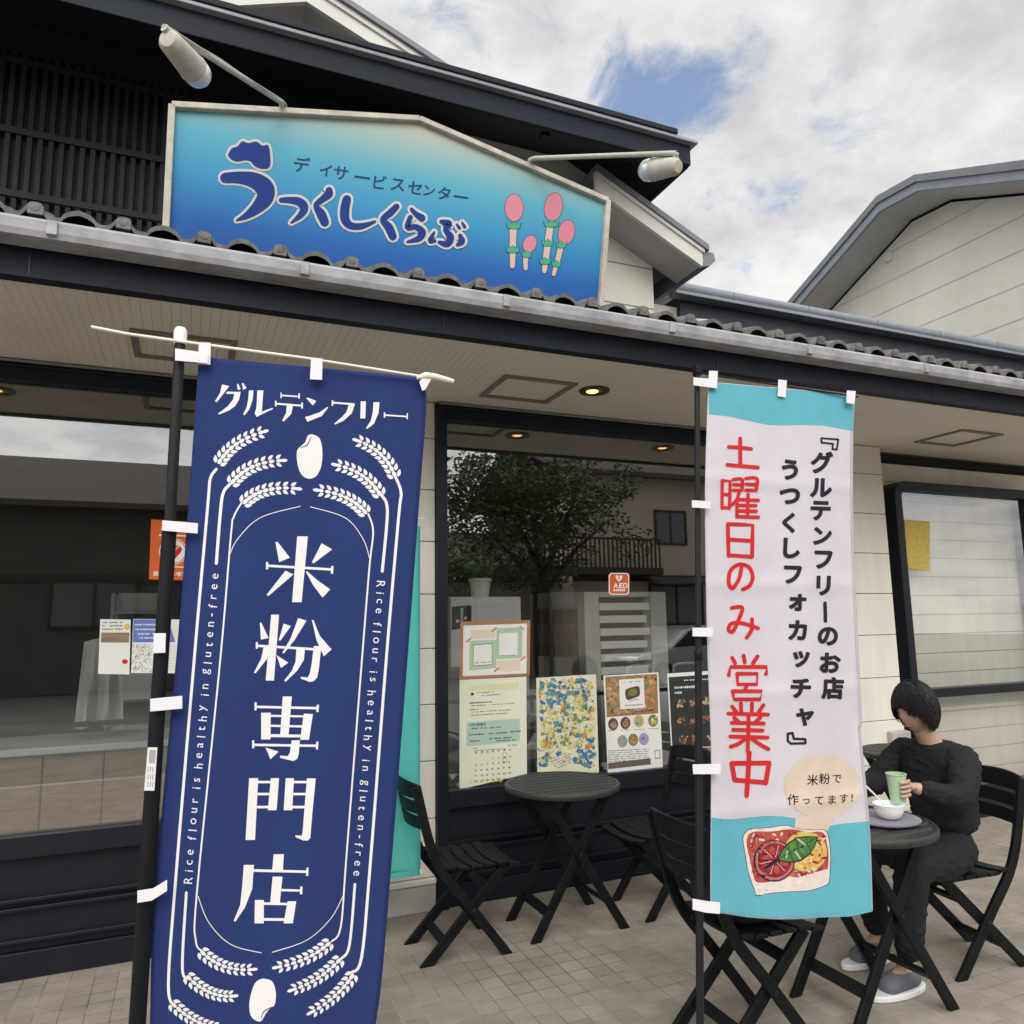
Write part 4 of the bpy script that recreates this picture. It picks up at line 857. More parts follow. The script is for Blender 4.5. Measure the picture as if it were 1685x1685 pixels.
M['aq'] = M['aqua_print']; M['bubble'] = mat('beige_print', (.64, .52, .42), .8, .05, 12); M['bread'] = mat('bread_print', (.70, .62, .57), .8, .08, 60); M['sauce'] = mat('red_sauce_print', (.40, .075, .055), .8, .3, 60)
M['sauce2'] = mat('dark_red_print', (.30, .022, .032), .8, .25, 60); M['sauce3'] = mat('pink_red_print', (.45, .13, .12), .8, .25, 60); M['yellow'] = mat('yellow_print', (.60, .46, .12), .8, .2, 60); M['yellow2'] = mat('amber_print', (.62, .38, .10), .8, .2, 60)
M['leafp'] = mat('leaf_print', (.075, .19, .05), .8, .4, 50); M['leafp2'] = mat('pale_leaf_print', (.40, .52, .32), .8); M['char'] = mat('charcoal_print', (.022, .020, .030), .8, .1, 20)
wa.stroke('stitch', [(1404.3, 655), (1400.6, 711), (1401.6, 898), (1413.5, 1176), (1413.5, 1205), (1427.5, 1361), (1432, 1496)], .6, 9)
wa.stroke('stitch', [(1172, 1494), (1186, 1499), (1229, 1506), (1301, 1506.5), (1365, 1503), (1432, 1496)], .6, 9)
wa.build(wb, {'aqua': ('aqua_band', M['aqua_print']), 'stitch': ('hem_stitching', mat('grey_stitch', (.34, .33, .36), .9)), 'red': ('red_lettering', M['red_print']), 'black': ('black_lettering', M['char']), 'blackb': ('speech_bubble', M['char']), 'bubble': ('speech_bubble', M['bubble']), 'ink': ('toast_drawing', M['char']), 'bread': ('toast_drawing', M['bread']), 'bread2': ('toast_drawing', M['bread']), 'aqua2': ('lower_aqua_band', M['aqua_print']), 'black2': ('small_black_lettering', M['char']),
              'sauce': ('toast_drawing', M['sauce']), 'sauce2': ('toast_drawing', M['sauce2']), 'sauce3': ('toast_drawing', M['sauce3']), 'yellow': ('toast_drawing', M['yellow']), 'yellow2': ('toast_drawing', M['yellow2']), 'leaf': ('toast_drawing', M['leafp']), 'leaf2': ('toast_drawing', M['leafp2'])})
loops(wb, [[(1141.5,621),(1180,624),(1180,639),(1141.5,634)], [(1139,823),(1169,825),(1169,837),(1139,835)], [(1140,1033),(1173,1033),(1173,1048),(1140,1047)], [(1140,1258),(1186,1257),(1186,1274),(1141,1274)], [(1140,1479),(1163,1483),(1185,1485),(1185,1504),(1162,1502),(1140,1497)]], YC-.024)
tabs(wb, [[(1167,610),(1181.5,610.5),(1180,638),(1166,637)], [(1281,624.5),(1295,626),(1293,654),(1280,652)], [(1394,642.5),(1408.5,643.5),(1406,665),(1393,663)]], YC-.020)
wpole = thing('banner_pole', 'slim charcoal pole carrying the white and aqua banner', 'pole', (1.2, YC, 0), 'banner poles')
pt, pb = onY(1147, 612, YC), onY(1152, 1685, YC); dz = (pb-pt)/(pb.z-pt.z); pg = pt+dz*(0-pt.z); pm = onY(1149, 1072, YC)
MB().tube([pt, pm], .0085, 14).build('upper_section', M['pole_dark'], wpole, smooth=True)
MB().tube([pm, pg], .0105, 14).build('lower_section', M['pole_dark'], wpole, smooth=True)
MB().lathe([(.0095, -.028), (.0125, -.024), (.0125, .0), (.0095, .006)], pm, n=14).build('section_collar', M['pole_black'], wpole, smooth=True)
MB().box(pt.x-.0105, YC-.0105, pt.z-.012, pt.x+.0105, YC+.0105, pt.z+.020).build('top_cap', M['pole_black'], wpole, bevel=.002)
MB().tube([onY(x, y, YC-.010) for x, y in ((1144,611),(1170,617),(1290,635),(1412,653))], .003, 8).build('crossbar', M['pole_black'], wpole, smooth=True)
MB().lathe([(0, 0), (.19, 0), (.20, .02), (.19, .05), (.06, .09), (.028, .16), (0, .16)], (pg.x, pg.y, 0), n=28).build('weight_base', M['pole_black'], wpole, smooth=True)
# ---- teal banner hanging behind the blue one
YT = 3.95
def ft(x, z): return YT+.012*sin(x*14+z*1.6)+.008*sin(z*3+x*4)
tb = thing('banner', 'plain turquoise banner hanging against the wall behind the blue banner', 'banner', (.8, YT, 0), 'upright banners in front of the shop')
mb = MB(); vs = []; NU, NV = 20, 60
xr = onY(691, 1150, YT).x; zb_ = onY(691, 1437, YT).z
for j in range(NV+1):
    z = 2.12+(zb_-2.12)*j/NV
    for i in range(NU+1):
        x = xr-.60+.60*i/NU; vs.append((x, ft(x, z), z+.006*sin(i*.5)*(j/NV)))
mb.add(vs, [(j*(NU+1)+i, j*(NU+1)+i+1, (j+1)*(NU+1)+i+1, (j+1)*(NU+1)+i) for j in range(NV) for i in range(NU)])
o = mb.build('cloth', M['teal_cloth'], tb, smooth=True); sd = o.modifiers.new('thick', 'SOLIDIFY'); sd.thickness = .0012
MB().box(xr-.6, YT-.012, zb_-.004, xr-.001, YT-.006, zb_+.022).build('hem', M['teal_cloth'], tb)
MB().box(xr-.004, YT-.015, zb_-.002, xr+.012, YT-.004, zb_+.022).build('hem_cap', M['white_plastic'], tb, bevel=.002)
MB().tube([(xr-.62, YT, 0), (xr-.62, YT, 2.2)], .012, 12).build('pole', M['pole_black'], tb, smooth=True)
MB().tube([(xr-.62, YT-.01, 2.16), (xr+.02, YT-.01, 2.16)], .004, 10).build('crossbar', M['cream_rod'], tb, smooth=True)

# ================================================================== CHAIRS AND TABLES
def ribbon(mb, pts, w, y0, y1):
    P_ = spline(pts, 5) if len(pts) > 2 else pts
    Lf, Rt, _, _ = stroke_outline(P_, w)
    if abs(pts[-1][1]) < 1e-6:
        dx, dz_ = P_[-1][0]-P_[-2][0], P_[-1][1]-P_[-2][1]
        Lf[-1] = (Lf[-1][0]-Lf[-1][1]*dx/dz_, 0); Rt[-1] = (Rt[-1][0]-Rt[-1][1]*dx/dz_, 0)
    mb.prism([(x, y0, z) for x, z in Lf+Rt[::-1]], (0, y1-y0, 0))
STILE = [(-.265, .825), (-.245, .74), (-.215, .62), (-.180, .51), (-.125, .405), (-.02, .275), (.09, .135), (.195, .0)]
def stile_x(z):
    for (x0, z0), (x1, z1) in zip(STILE[:-1], STILE[1:]):
        if z1 <= z <= z0: return x0+(x1-x0)*(z0-z)/(z0-z1)
    return STILE[0][0]
def make_chair():
    t_ = thing('folding_chair', 'x', 'chair', (0, 0, 0), 'dark slatted folding chairs')
    for s_ in (-1, 1):
        a = MB(); y = .172*s_; ribbon(a, STILE, .044, y-.011, y+.011); a.build('leg', M['resin'], t_, bevel=.004)
        b = MB(); y = .143*s_; ribbon(b, [(.205, .405), (-.205, .0)], .048, y-.011, y+.011); b.build('leg', M['resin'], t_, bevel=.004)
    for s_ in (-1, 1): MB().lathe([(0, 0), (.010, 0), (.010, .003), (.006, .005), (0, .005)], (.02, .183*s_, .222), (0, s_, 0), 14).build('pivot_bolt', M['pole_dark'], t_, smooth=True)
    for x_q, z_q in ((-.115, .09), (.11, .31)): MB().bar((x_q, -.131, z_q), (x_q, .131, z_q), .018, .045, (.7, 0, .7)).build('stretcher', M['resin'], t_, bevel=.003)
    sm = MB(); xs_ = [-.125+.0665*i for i in range(6)]
    for i, x0 in enumerate(xs_):
        n = 12; x1 = x0+.058; prof = []
        for j in range(n+1):
            y = -.19+.38*j/n; dip = -.018*(1-(y/.19)**2); xc = .008*sin(i)+0; prof.append((y, .437+dip+(.010 if i == 0 else 0)-(.012 if i == 5 else 0)))
        vs = []
        for y, z in prof: vs += [(x0, y, z), (x1, y, z+(-.004)), (x1, y, z-.020), (x0, y, z-.018)]
        fs = []
        for j in range(n):
            for k in range(4): fs.append((j*4+k, j*4+(k+1) % 4, (j+1)*4+(k+1) % 4, (j+1)*4+k))
        fs += [(0, 1, 2, 3), (n*4+3, n*4+2, n*4+1, n*4)]
        sm.add(vs, fs)
    for y in (-.125, .125): sm.bar((-.13, y, .408), (.262, y, .398), .02, .016, (0, 1, 0))
    sm.build('seat', M['resin'], t_, bevel=.004)
    bm_ = MB()
    for (z0, z1, ov) in ((.765, .835, .012), (.692, .752, 0), (.618, .678, 0)):
        n = 12; vs = []
        for j in range(n+1):
            y = (-.161-ov)+(.322+2*ov)*j/n; bow = -.040*(1-(y/.17)**2); 
            x0, x1 = stile_x(z0)+bow, stile_x(min(z1, .82))+bow; dz_ = .012*(1-(y/.17)**2) if ov else 0
            vs += [(x0+.008, y, z0), (x1+.008, y, z1+dz_), (x1-.010, y, z1+dz_), (x0-.010, y, z0)]
        fs = []
        for j in range(n):
            for k in range(4): fs.append((j*4+k, j*4+(k+1) % 4, (j+1)*4+(k+1) % 4, (j+1)*4+k))
        fs += [(0, 1, 2, 3), (n*4+3, n*4+2, n*4+1, n*4)]
        bm_.add(vs, fs)
    bm_.build('backrest', M['resin'], t_, bevel=.004)
    return t_
def copy_thing(src, loc, rz, label):
    r = src.copy(); COL.objects.link(r); r.location = loc; r.rotation_euler = (0, 0, rz); r['label'] = label
    for ch in list(src.children):
        c = ch.copy(); COL.objects.link(c); c.parent = r
        for g_ in list(ch.children):
            d = g_.copy(); COL.objects.link(d); d.parent = c
    return r
ch0 = make_chair()
CH = [((1.305, 3.855, 0), 0, 'folding chair left of the first round table, beside the turquoise banner'),
      ((2.53, 3.90, 0), pi+.03, 'folding chair with its back to the window, right of the first round table'),
      ((2.05, 2.62, 0), -.03, 'folding chair holding the navy bag, right behind the slim banner pole'),
      ((3.42, 2.72, 0), pi-.12, 'folding chair on which the person in black sits'),
      ((3.62, 3.70, 0), .05, 'folding chair pulled up to the far table by the pillar')]
ch0.location = CH[0][0]; ch0.rotation_euler = (0, 0, CH[0][1]); ch0['label'] = CH[0][2]
for l_, r_, s_ in CH[1:]: copy_thing(ch0, l_, r_, s_)
def make_table():
    t_ = thing('bistro_table', 'x', 'table', (0, 0, 0), 'round slatted folding tables')
    tp = MB(); R_ = .295; n = 9; wv = 2*R_/n
    for i in range(n):
        y0, y1 = -R_+i*wv+.004, -R_+(i+1)*wv-.004; vs = []; m_ = 10
        for k in range(m_+1):
            t = -1+2*k/m_; y = (y0+y1)/2+(y1-y0)/2*t; x = sqrt(max(0, R_*R_-y*y)); z = .7245-.0065*t*t-.004*t**8
            vs += [(-x, y, z), (x, y, z), (x, y, .707), (-x, y, .707)]
        fs = [(k*4+j, k*4+(j+1) % 4, (k+1)*4+(j+1) % 4, (k+1)*4+j) for k in range(m_) for j in range(4)]+[(0, 1, 2, 3), (m_*4+3, m_*4+2, m_*4+1, m_*4)]
        tp.add(vs, fs)
    tp.build('tabletop', M['resin_top'], t_, smooth=True)
    MB().lathe([(.296, .694), (.312, .694), (.316, .700), (.316, .718), (.310, .7255), (.296, .7245)], n=56, ring=True).build('tabletop_rim', M['resin_top'], t_, smooth=True)
    ub = MB()
    for y in (-.14, .14): ub.box(-.24, y-.02, .680, .24, y+.02, .7065)
    ub.build('top_rail', M['resin'], t_, bevel=.003)
    for s_ in (-1, 1):
        a = MB(); y = .190*s_; ribbon(a, [(-.185, .690), (.252, 0)], .046, y-.011, y+.011); a.build('leg', M['resin'], t_, bevel=.004)
        b = MB(); y = .163*s_; ribbon(b, [(.185, .690), (-.252, 0)], .046, y-.011, y+.011); b.build('leg', M['resin'], t_, bevel=.004)
    for s_ in (-1, 1): MB().lathe([(0, 0), (.010, 0), (.010, .003), (.006, .005), (0, .005)], (.0, .201*s_, .397), (0, s_, 0), 14).build('pivot_bolt', M['pole_dark'], t_, smooth=True)
    for x_q, hw, z_q, sd_ in ((-.165, .151, .12, .7), (.165, .178, .135, -.7)): MB().bar((x_q, -hw, z_q), (x_q, hw, z_q), .018, .05, (sd_, 0, .7)).build('stretcher', M['resin'], t_, bevel=.003)
    return t_
tb0 = make_table(); tb0.location = (1.925, 3.895, 0); tb0['label'] = 'empty round slatted table in front of the poster window'
copy_thing(tb0, (2.70, 2.605, 0), 0, 'round slatted table with bowl and tray in front of the seated person')
copy_thing(tb0, (4.38, 3.72, 0), 0, 'round slatted table standing farthest back by the cream pillar')
# bag on the chair
bag = thing('shoulder_bag', 'soft navy bag lying on the folding chair behind the slim pole', 'bag', (2.08, 2.64, .44))
mb = MB(); vs = []; n = 24; mrows = 12
for j in range(mrows+1):
    ph = -pi/2+pi*j/mrows
    for i in range(n):
        th = 2*pi*i/n; cx_ = cos(ph); r = (abs(cos(th))**3+abs(sin(th))**3)**(-1/3)
        q = Vector((2.07+.185*r*cos(th)*max(cx_, .02)**.5, 2.62+.165*r*sin(th)*max(cx_, .02)**.5, .535+.105*sin(ph)-.10*r*cos(th)*max(cx_, .02)**.5*(1 if sin(ph) > 0 else .2)))
        q += Vector((0, 0, .018*noise.noise(q*9)))+(q-Vector((2.07, 2.62, .535))).normalized()*.012*noise.noise(q*14+Vector((3, 1, 2))); q.z = max(q.z, .432); vs.append(q)
mb.add(vs, [(j*n+i, j*n+(i+1) % n, (j+1)*n+(i+1) % n, (j+1)*n+i) for j in range(mrows) for i in range(n)])
mb.build('bag_body', M['cloth_navy'], bag, smooth=True)
MB().tube(spline([(1.97, 2.55, .64), (1.95, 2.6, .70), (2.0, 2.62, .715), (2.12, 2.63, .67), (2.2, 2.6, .58)]), .008, 8).build('bag_strap', M['cloth_navy'], bag, smooth=True)

# table ware
TZ0 = .7255
tr = thing('tray', 'round lilac grey tray under the white bowl', 'tray', (2.80, 2.56, TZ0))
MB().lathe([(0, .004), (.125, .004), (.145, .014), (.150, .014), (.148, .008), (.13, 0), (0, 0)], (2.795, 2.55, TZ0), n=40).build('tray_plate', mat('lilac_grey_melamine', (.27, .25, .30), .45), tr, smooth=True)
bw = thing('bowl', 'white paper bowl on the tray', 'bowl', (2.83, 2.545, TZ0+.006))
bc = (2.83, 2.545, TZ0+.0065)
MB().lathe([(0, 0), (.030, 0), (.045, .010), (.058, .032), (.063, .058), (.066, .060), (.064, .062), (.060, .058), (.054, .032), (.040, .012), (0, .008)], bc, n=36).build('bowl_body', M['enamel'], bw, smooth=True)
fk = thing('spoon', 'white plastic spoon leaning in the bowl', 'spoon', (2.81, 2.55, .78))
MB().tube([(2.845, 2.545, .752), (2.80, 2.57, .815), (2.765, 2.60, .862)], [.006, .0035, .0045], 8).build('spoon_handle', M['white_plastic'], fk, smooth=True)
pc = thing('paper_cup', 'small brown paper cup beside the bowl, half hidden by the banner', 'cup', (2.72, 2.62, TZ0))
MB().lathe([(0, 0), (.026, 0), (.034, .075), (.036, .077), (.033, .078), (.025, .004), (0, .004)], (2.715, 2.63, TZ0+.008), n=28).build('cup_body', mat('kraft_paper', (.38, .25, .16), .7), pc, smooth=True)
np_ = thing('napkin', 'folded white napkin standing on the table behind the bowl', 'napkin', (2.85, 2.74, TZ0))
MB().prism([(2.79, 2.755, TZ0+.004), (2.90, 2.765, TZ0+.004), (2.905, 2.765, TZ0+.085), (2.85, 2.76, TZ0+.105), (2.785, 2.755, TZ0+.095)], (.01, .02, 0)).build('napkin_fold', M['paper'], np_, bevel=.003)
wv_ = thing('wall_vent', 'small grey vent box fixed low on the cream pillar', 'vent', tuple(onY(1470, 1228, YW)))
vb = onY(1459, 1203, YW-.001); vb2 = onY(1492, 1232, YW-.001)
MB().prism([(vb.x, YW-.002, vb.z), (vb2.x, YW-.002, vb.z), (vb2.x, YW-.002, vb2.z), (vb.x, YW-.002, vb2.z)], (0, -.05, -.01)).build('vent_hood', M['plinth'], wv_, bevel=.006)

# ================================================================== POSTERS ON THE GLASS
YP = YW+.0165
def sheet(name, label, cat, quad, m_, group=None):
    a = [onY(x, y, YP-.0016) for x, y in quad]; c = sum(a, Vector())/len(a)
    return tag(MB().prism(a, (0, .0014, 0)).build(name, m_), label, cat, group)
def pa(extra=0): return Art(lambda x, y, o: onY(x, y, YP-.0020-o-extra), 60, .00010)
def dashes(art_, key, x0, x1, y, h, slope, rnd_, lay=1, dens=.75):
    x = x0
    while x < x1:
        w = rnd_.uniform(1.0, 2.6)
        if rnd_.random() < dens: yy = y+slope*(x-x0); hh = h*rnd_.uniform(.6, 1); art_.poly(key, [(x, yy-hh/2), (x+w*.8, yy-hh/2+slope*w), (x+w*.8, yy+hh/2), (x, yy+hh/2)], lay)
        x += w+.5
R1 = random.Random(5)
Q = conv(740, 960, 4.8125)
# framed board (codes left blank)
t_ = sheet('notice_board', 'brown framed white board with two blank green cards, taped up above the calendar notice', 'notice board', Q([(85, 302), (638, 290), (634, 728), (78, 762)]), M['cork'])
a = pa(); a.poly('white', Q([(108, 335), (612, 318), (608, 712), (103, 735)]), 1)
a.poly('green', Q([(370, 355), (578, 345), (572, 590), (372, 600)]), 2); a.poly('green', Q([(158, 455), (372, 445), (370, 670), (155, 690)]), 2)
a.poly('white', Q([(392, 395), (540, 390), (536, 568), (392, 575)]), 3); a.poly('ink', Q([(188, 485), (338, 475), (336, 645), (184, 655)]), 3); a.poly('white', Q([(191, 489), (335, 479), (333, 641), (187, 651)]), 4)
a.poly('cream', Q([(165, 370), (360, 360), (362, 430), (250, 440), (160, 440)]), 2); a.poly('cream', Q([(378, 612), (560, 600), (560, 690), (440, 700), (380, 690)]), 2)
for x, y in ((352, 365), (575, 350), (150, 448), (580, 592), (370, 682)): a.poly('tape', Q([(x-25, y+12), (x+15, y-20), (x+25, y-10), (x-12, y+22)]) if x != 575 else Q([(x-22, y-20), (x+15, y+10), (x+18, y+22), (x-20, y-5)]), 5)
dashes(a, 'ink', *(Q([(200, 0)])[0][0], Q([(325, 0)])[0][0]), Q([(0, 630)])[0][1], 1.4, -.06, R1, 5); dashes(a, 'ink', *(Q([(400, 0)])[0][0], Q([(520, 0)])[0][0]), Q([(0, 570)])[0][1], 1.2, -.02, R1, 5)
a.build(None, {'white': ('backing_paper', M['paper']), 'green': ('green_card', mat('sage_card', (.36, .50, .33), .7)), 'ink': ('fine_print', M['ink']), 'cream': ('cream_card', mat('peach_card', (.66, .56, .44), .7)), 'tape': ('red_tape', mat('red_tape', (.55, .20, .17), .6))}, t_)
# calendar notice
t_ = sheet('calendar_notice', 'pale yellow opening day notice with printed calendar stuck to the glass', 'notice', Q([(78, 765), (607, 738), (612, 1508), (78, 1632)]), M['cream_paper'])
a = pa(); sl_ = -.06
for i in range(22): x = 158+i*17.8; a.poly('yellow', Q([(x, 805-i*.9), (x+9, 804-i*.9), (x+9, 850-i*.7+R1.uniform(-8, 10)), (x, 850-i*.7)]), 1)
for i in range(10): x = 160+i*26; a.poly('yellow', Q([(x, 1560+R1.uniform(-25, 5)-i*2), (x+12, 1562-i*2), (x+12, 1586-i*2), (x, 1588-i*2)]), 1)
qx = lambda v: Q([(v, 0)])[0][0]; qy = lambda v: Q([(0, v)])[0][1]
a.poly('ink', Q([(168, 868), (190, 866), (190, 886), (168, 888)]), 1)
dashes(a, 'ink', qx(205), qx(340), qy(868), 1.6, sl_, R1); dashes(a, 'ink', qx(255), qx(420), qy(888), 1.6, sl_, R1)
dashes(a, 'ink', qx(155), qx(335), qy(948), 2.8, sl_, R1, 1, .95)
for y, x1 in ((970, 525), (1000, 225), (1020, 480), (1045, 460)): dashes(a, 'ink', qx(160), qx(x1), qy(y), 1.7, sl_, R1)
a.poly('mint', Q([(135, 1100), (555, 1070), (555, 1250), (132, 1290)]), 1)
a.line('ink', '5月の営業日', qx(155), qy(1122), 5.2, 2, .02, 1, sl_, .1)
for y, x0, x1 in ((1150, 175, 290), (1143, 320, 400), (1200, 155, 270), (1190, 310, 460), (1175, 480, 555), (1250, 160, 245), (1230, 315, 480), (1247, 370, 510)): dashes(a, 'ink', qx(x0), qx(x1), qy(y), 2.8, sl_, R1, 2, .9)
dashes(a, 'ink', qx(185), qx(220), qy(1307), 1.8, sl_, R1); dashes(a, 'ink', qx(465), qx(525), qy(1283), 2, sl_, R1); a.poly('ink', Q([(190, 1324), (440, 1306), (440, 1309), (190, 1327)]), 1)
d_ = 1
for r_ in range(6):
    for c_ in range(7):
        x, y = 210+c_*44.5, 1352+r_*43-c_*4.0
        if r_ == 0: a.text('ink', '日月火水木金土'[c_], qx(x), qy(y-12), 4.4, 2, .02); continue
        if r_ == 1 and c_ < 3: continue
        if d_ > 31: continue
        a.line('ink', str(d_), qx(x)-(.9 if d_ < 10 else 2.4), qy(y), 4.4, 2, .02); d_ += 1
for (x, y) in ((435, 1358), (435, 1400)): 
    for e0, e1 in (((-14, -16), (14, -18)), ((14, -18), (14, 16)), ((14, 16), (-14, 18)), ((-14, 18), (-14, -16))): a.stroke('ink', Q([(x+e0[0], y+e0[1]), (x+e1[0], y+e1[1])]), .5, 3, False)
a.build(None, {'yellow': ('yellow_border', mat('yellow_border_print', (.62, .58, .22), .7)), 'ink': ('printed_text', M['ink']), 'mint': ('mint_panel', mat('mint_print', (.38, .52, .44), .7))}, t_)
# colourful painted poster: plain dabs of paint
G = conv(870, 1090, 5.435)
t_ = sheet('painted_poster', 'poster crowded with blue and yellow paint dabs, right of the calendar notice', 'poster', G([(68, 138), (602, 106), (628, 985), (78, 978)]), mat('ivory_paper', (.64, .62, .45), .7, .06, 12))
a = pa(); R2 = random.Random(9)
def inq(u, v): x = 68+(602-68)*u+(78-68)*v+((628-78)-(602-68))*u*v; y = 138+(106-138)*u+840*v+(7+32)*u*v; return (x, y)
pal = ['b1', 'b2', 'y1', 'y2', 'o1', 'g1', 'c1']
for i in range(520):
    u, v = R2.uniform(.06, .93), R2.uniform(.04, .93)
    if i > 300 and False: continue
    if .70 < v < .95 and .25 < u < .62 and R2.random() < .8: continue
    wts = [3, 2.5, 2, 1, .6, 1, 1.5] if v < .35 else ([1.2, 1.2, 4, 3, 1.3, 1.6, 1.5] if v < .75 else [4, 2.5, 2, 1, .3, .6, 2])
    k = R2.choices(pal, wts)[0]; c_ = G([inq(u, v)])[0]; r = R2.uniform(3.2, 8.0)*(1-i/900); ro = R2.uniform(0, pi)
    pts = [(c_[0]+cos(t)*r*R2.uniform(.7, 1.2)*1.2*cos(ro)-sin(t)*r*.7*sin(ro), c_[1]+cos(t)*r*1.1*sin(ro)+sin(t)*r*R2.uniform(.6, 1.1)*cos(ro)) for t in [2*pi*j/9 for j in range(9)]]
    a.poly(k, pts, 1+i*.02)
for i in range(300):
    u, v = R2.uniform(.06, .93), R2.uniform(.04, .92)
    if .72 < v < .95 and .25 < u < .62: continue
    c_ = G([inq(u, v)])[0]; an = R2.uniform(0, 6.28); r = R2.uniform(1.5, 4.5); da = R2.uniform(1, 3)
    a.stroke('ink', [(c_[0]+cos(an+da*j/5)*r, c_[1]+sin(an+da*j/5)*r) for j in range(6)], R2.uniform(.35, .75), 8+i*.02, False)
for i in range(5): dashes(a, 'ink', *(G([(190+i*14, 0)])[0][0], G([(360+i*14, 0)])[0][0]), G([(0, 868+i*20)])[0][1], 1.3, -.42, R2, 12)
a.build(None, {'b1': ('blue_dabs', mat('paint_blue', (.06, .17, .34), .6)), 'b2': ('teal_dabs', mat('paint_teal', (.10, .27, .32), .6)), 'y1': ('yellow_dabs', mat('paint_yellow', (.58, .50, .16), .6)), 'y2': ('lemon_dabs', mat('paint_lemon', (.62, .60, .32), .6)), 'o1': ('orange_dabs', mat('paint_orange', (.55, .26, .07), .6)), 'g1': ('green_dabs', mat('paint_green', (.20, .30, .09), .6)), 'c1': ('cream_dabs', mat('paint_cream', (.64, .62, .52), .6)), 'ink': ('ink_lines', mat('ink_navy', (.03, .035, .05), .7))}, t_)
# food menu poster
t_ = sheet('menu_poster', 'white menu poster with a food photo on top and rows of round dish pictures', 'poster', G([(668, 118), (1160, 88), (1200, 945), (708, 985)]), M['paper'])
a = pa(); R3 = random.Random(3)
a.poly('food1', G([(685, 130), (1148, 102), (1158, 455), (698, 490)]), 1)
for i in range(150):
    u, v = R3.random(), R3.random(); x, y = 700+440*u, 135+320*v-28*u; c_ = G([(x, y)])[0]
    a.ellipse(R3.choice(['food2', 'food3', 'food4', 'food5', 'food6', 'food4']), c_[0], c_[1], R3.uniform(1.6, 5.5), R3.uniform(1.2, 3.4), 2+i*.02, R3.uniform(0, 3), 7)
a.poly('food5', G([(690, 350), (830, 250), (838, 262), (695, 365)]), 5.5); a.poly('food5', G([(740, 130), (810, 200), (806, 212), (735, 140)]), 5.5)
a.poly('white', G([(808, 155), (1028, 140), (1040, 405), (818, 420)]), 6)
a.poly('food6', G(spline([(870, 240), (930, 220), (985, 215), (995, 270), (985, 300), (930, 325), (880, 335), (862, 280), (870, 240)], 3)), 7); a.ellipse('food3', *G([(930, 268)])[0], 8, 6, 8, -.3, 12)
a.stroke('ink', G([(895, 348), (930, 338), (980, 330)]), .8, 7); dashes(a, 'ink', *(G([(830, 0)])[0][0], G([(1010, 0)])[0][0]), G([(0, 180)])[0][1], 1.4, -.06, R3, 7); dashes(a, 'ink', *(G([(860, 0)])[0][0], G([(1005, 0)])[0][0]), G([(0, 385)])[0][1], 2, -.05, R3, 7, .9)
for x0, x1, y in ((830, 950, 465), (960, 1140, 440)): dashes(a, 'ink', G([(x0, 0)])[0][0], G([(x1, 0)])[0][0], G([(0, y)])[0][1], 3, -.1, R3, 6, .8)
for x, y, ks in ((755, 552, ('food6', 'food4', 'b')), (865, 542, ('food6', 'food1', 'food5')), (985, 525, ('food2', 'food5', 'food6')), (1112, 520, ('food3', 'food2', 'white')), (838, 705, ('grey', 'food5', 'grey')), (935, 692, ('food3', 'food4', 'food6')), (1030, 685, ('lav', 'lav', 'food6'))):
    c_ = G([(x, y)])[0]; a.ellipse(ks[0], c_[0], c_[1], 8.2, 10.2, 6, 0, 20); a.ellipse(ks[1], c_[0]+.6, c_[1]+1.5, 5.4, 5.6, 7, .4, 14)
    for i in range(7): a.ellipse(ks[R3.randrange(3)], c_[0]+R3.uniform(-4.5, 4.5), c_[1]+R3.uniform(-6, 6), R3.uniform(1, 2.6), R3.uniform(.8, 1.8), 8+i*.1, R3.uniform(0, 3), 8)
for x in (755, 865, 985, 1112): dashes(a, 'ink', G([(x-40, 0)])[0][0], G([(x+42, 0)])[0][0], G([(0, 612-(x-755)*.05)])[0][1], 1.3, -.05, R3, 6)
for i in range(6): dashes(a, 'ink', G([(712, 0)])[0][0], G([(1070, 0)])[0][0], G([(0, 792+i*19)])[0][1], 1.5, -.05, R3, 6, .82)
a.poly('brown', G([(710, 900), (1090, 856), (1094, 912), (712, 955)]), 6); a.poly('grey', G([(1125, 785), (1175, 780), (1178, 860), (1130, 865)]), 6); a.poly('white', G([(1132, 795), (1168, 791), (1170, 850), (1136, 855)]), 7)
a.build(None, {'food1': ('food_photo', mat('food_brown', (.30, .17, .09), .6)), 'food2': ('food_yellow', mat('food_yellow', (.50, .38, .10), .6)), 'food3': ('food_green', mat('food_green', (.17, .20, .06), .6)), 'food4': ('food_orange', mat('food_orange', (.48, .22, .09), .6)), 'food5': ('food_grey', mat('food_grey', (.30, .29, .27), .6)), 'food6': ('food_dark', mat('food_dark', (.13, .055, .035), .6)),
             'white': ('white_card', M['paper']), 'ink': ('printed_text', M['ink']), 'grey': ('grey_picture', mat('grey_photo', (.26, .27, .27), .6)), 'lav': ('lilac_picture', mat('lilac_photo', (.34, .26, .48), .6)), 'brown': ('brown_footer', mat('brown_footer', (.12, .09, .075), .6)), 'b': ('blue_picture', mat('blue_photo', (.06, .16, .34), .6))}, t_)
